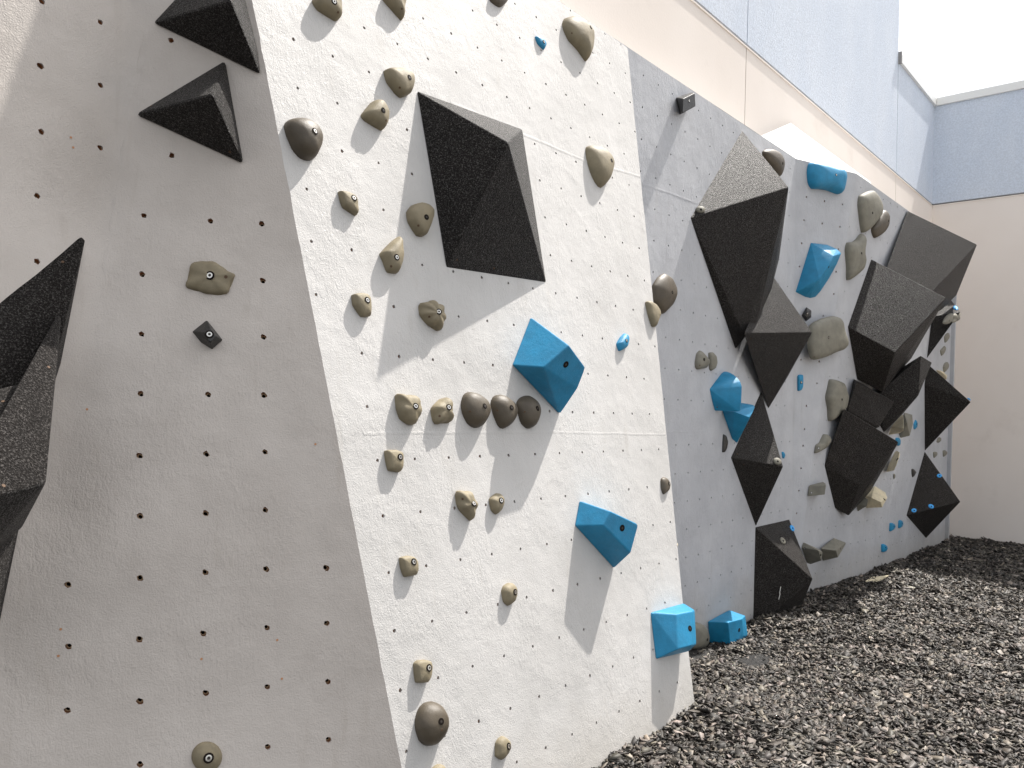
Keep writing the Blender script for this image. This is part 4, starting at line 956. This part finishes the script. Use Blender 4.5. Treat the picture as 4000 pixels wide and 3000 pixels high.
# holds on the near shaded panel
Pn = f1_plane((815, 1080))
dome('wavy olive hold on the shaded near panel with a bright bolt', Pn, T(0, 1000, 1.659, [(1210, 170), (1220, 110), (1235, 75), (1260, 38), (1310, 28), (1380, 40), (1440, 65), (1490, 108), (1519, 128), (1500, 190), (1465, 240), (1410, 255), (1320, 235), (1260, 225), (1220, 205)]), 'tan', .35, 2.6, [('b', T(0, 1000, 1.659, [(1360, 126)])[0]), ('s', T(0, 1000, 1.659, [(1464, 135)])[0])], ribs=(6, .10), grp='holds on the shaded near panel', tens=.8, bsc=1.2)
Pn = f1_plane((810, 1305))
hull_obj('small glossy black diamond hold below the wavy olive one', [Pn.hit(p, h) for p, h in zip(T(0, 1000, 1.659, [(1243, 490), (1340, 413), (1445, 545), (1375, 607), (1300, 560), (1320, 495), (1365, 470), (1400, 520), (1362, 560)]), (0, 0, 0, 0, 0, .28, .26, .28, .3))], 'black', 'climbing_hold', 'climbing hold', 'holds on the shaded near panel', .015, [('b', T(0, 1000, 1.659, [(1357, 508)])[0])], bsc=1.1)
Pn = f1_plane((808, 2950))
dome('pale round dome hold at the bottom of the shaded near panel, with a chalk mark', Pn, [(808+60*math.cos(a*math.pi/7), 2956+60*math.sin(a*math.pi/7)) for a in range(14)], 'tan', .5, 2.2, [('b', (815, 2961))], grp='holds on the shaded near panel', tens=1.0, bsc=1.2)

# ------------------------------------------------------------------ holds sitting on volumes: found by casting onto them
def on_volume(label, vol, px, rx, ry, m, kh=.5, n=2.2, rotd=0, fit=True):
    b = bvh_of(vol); d = Vector(ray(px)).normalized(); hit, nrm, _, _ = b.ray_cast(CAMW, d)
    if hit is None: print('MISS', label); return
    if nrm.dot(d) > 0: nrm = -nrm
    P = np.array([hit.x/S, hit.y/S, hit.z/S-Z0]); n_ = np.array(nrm); h = np.cross(n_, [0, 0, 1.]); 
    pl = Plane(P, n_, h); a0 = math.radians(rotd)
    L = [(px[0]+rx*math.cos(a)*math.cos(a0)-ry*math.sin(a)*math.sin(a0), px[1]+rx*math.cos(a)*math.sin(a0)+ry*math.sin(a)*math.cos(a0)) for a in np.linspace(0, 2*math.pi, 12, endpoint=False)]
    dome(label, pl, L, m, kh, n, [('d', (px[0]+rx*.1, px[1]+ry*.05))] if fit else None, grp='button holds bolted on the black volumes', tens=1.0, bsc=.7)
on_volume('blue button hold on the small black pyramid behind the topmost box', V12o, z30((1268, 673))[0], 11.5, 8, 'paleblue', .35, rotd=25)
on_volume('blue button hold high on the lowest far pyramid', V11o, z35((1060, 1188))[0], 10, 7.5, 'paleblue', .35)
on_volume('blue button hold at the middle of the lower rim of the lowest far pyramid', V11o, z35((953, 1586))[0], 12, 8, 'paleblue', .35, rotd=25)
on_volume('blue button hold at the left corner of the lowest far pyramid', V11o, z35((730, 1638))[0], 10.5, 8, 'paleblue', .35)
on_volume('blue oval button hold on the top corner of the scratched lowest block', V5o, z28((813, 540))[0], 13.5, 7.5, 'paleblue', .35, rotd=60)
on_volume('grey button hold in the middle of the scratched lowest block', V5o, z28((692, 703))[0], 15, 9, 'grey', .6, rotd=60)
on_volume('grey button hold on the right corner of the slim black diamond', V4o, z27((698, 1040))[0], 17, 13, 'grey', .5, rotd=25)
on_volume('small grey hold with two holes on the left corner of the tallest pyramid', V2o, T(2650, 450, 2.37, [(205, 872)])[0], 19, 13, 'grey', .6)
dome('blue hold peeping from behind the slim black diamond', F3, z27((732, 965), (750, 967), (762, 990), (752, 1018), (738, 1010)), 'blue', .7, 2.2, grp='small blue holds')
dome('tiny blue hold on the outer corner of the black diamond', Plane(F6.hit((3780, 1560), 2.6), F6.n, F6.h), z35((1420, 182), (1440, 180), (1458, 196), (1466, 214), (1450, 210), (1432, 200)), 'paleblue', .5, 2.2, grp='small blue holds')
PU = Plane(F7.hit((3735, 1240), 1.3), F7.n, F7.h)
dome('grey oval hold under the small far black pyramid, left one of two', PU, z30((1100, 870), (1115, 825), (1150, 780), (1200, 748), (1243, 745), (1230, 820), (1190, 875), (1130, 885)), 'grey', .5, 2.4, [('d', z30((1187, 840))[0])], grp='pair under the far pyramid', tens=.7)
dome('dark crumpled hold under the small far black pyramid, right one of two', PU, z30((1238, 760), (1280, 738), (1325, 740), (1332, 790), (1290, 850), (1240, 862), (1215, 850)), 'grey', .6, 2.4, [('d', z30((1290, 818))[0])], ribs=(4, .12), grp='pair under the far pyramid', tens=.7)

# scratch on the lowest block, thin chalky line glued to its face
b = bvh_of(V5o); sv, sf = [], []
for q in T(2850, 1900, 3.318, [(662, 1298), (655, 1340), (648, 1370), (652, 1400), (640, 1440), (637, 1466)]):
    d = Vector(ray(q)).normalized(); hit, nrm, _, _ = b.ray_cast(CAMW, d)
    if hit is None: continue
    nrm = nrm if nrm.dot(d) < 0 else -nrm
    P = np.array([hit.x/S, hit.y/S, hit.z/S-Z0])+np.array(nrm)*.012; sv += [P-np.array([.018, .012, 0]), P+np.array([.018, .012, 0])]
if len(sv) >= 4:
    sf = [(i, i+1, i+3, i+2) for i in range(0, len(sv)-2, 2)]
    o = mesh_obj('scratch', sv, sf, 'chalk_white', V5o)

# pale scrap of board lying on the mulch
def gpt(px):
    r = ray(px); t = 30.
    for _ in range(30):
        P = r*t; t = t*float(gz(P[0], P[1]))/P[2] if P[2] < 0 else t
    return r*t
q = [gpt(p) for p in T(3000, 2000, 1.659, [(632, 458), (675, 432), (782, 420), (720, 458)])]
V = [p+np.array([0, 0, .10]) for p in q]+[p+np.array([0, 0, .03]) for p in q]
o = mesh_obj('board_scrap', V, [(0, 1, 2, 3), (7, 6, 5, 4), (0, 4, 5, 1), (1, 5, 6, 2), (2, 6, 7, 3), (3, 7, 4, 0)], 'cream')
tag(o, 'flat pale scrap of board lying on the mulch by the wall foot', 'board scrap')
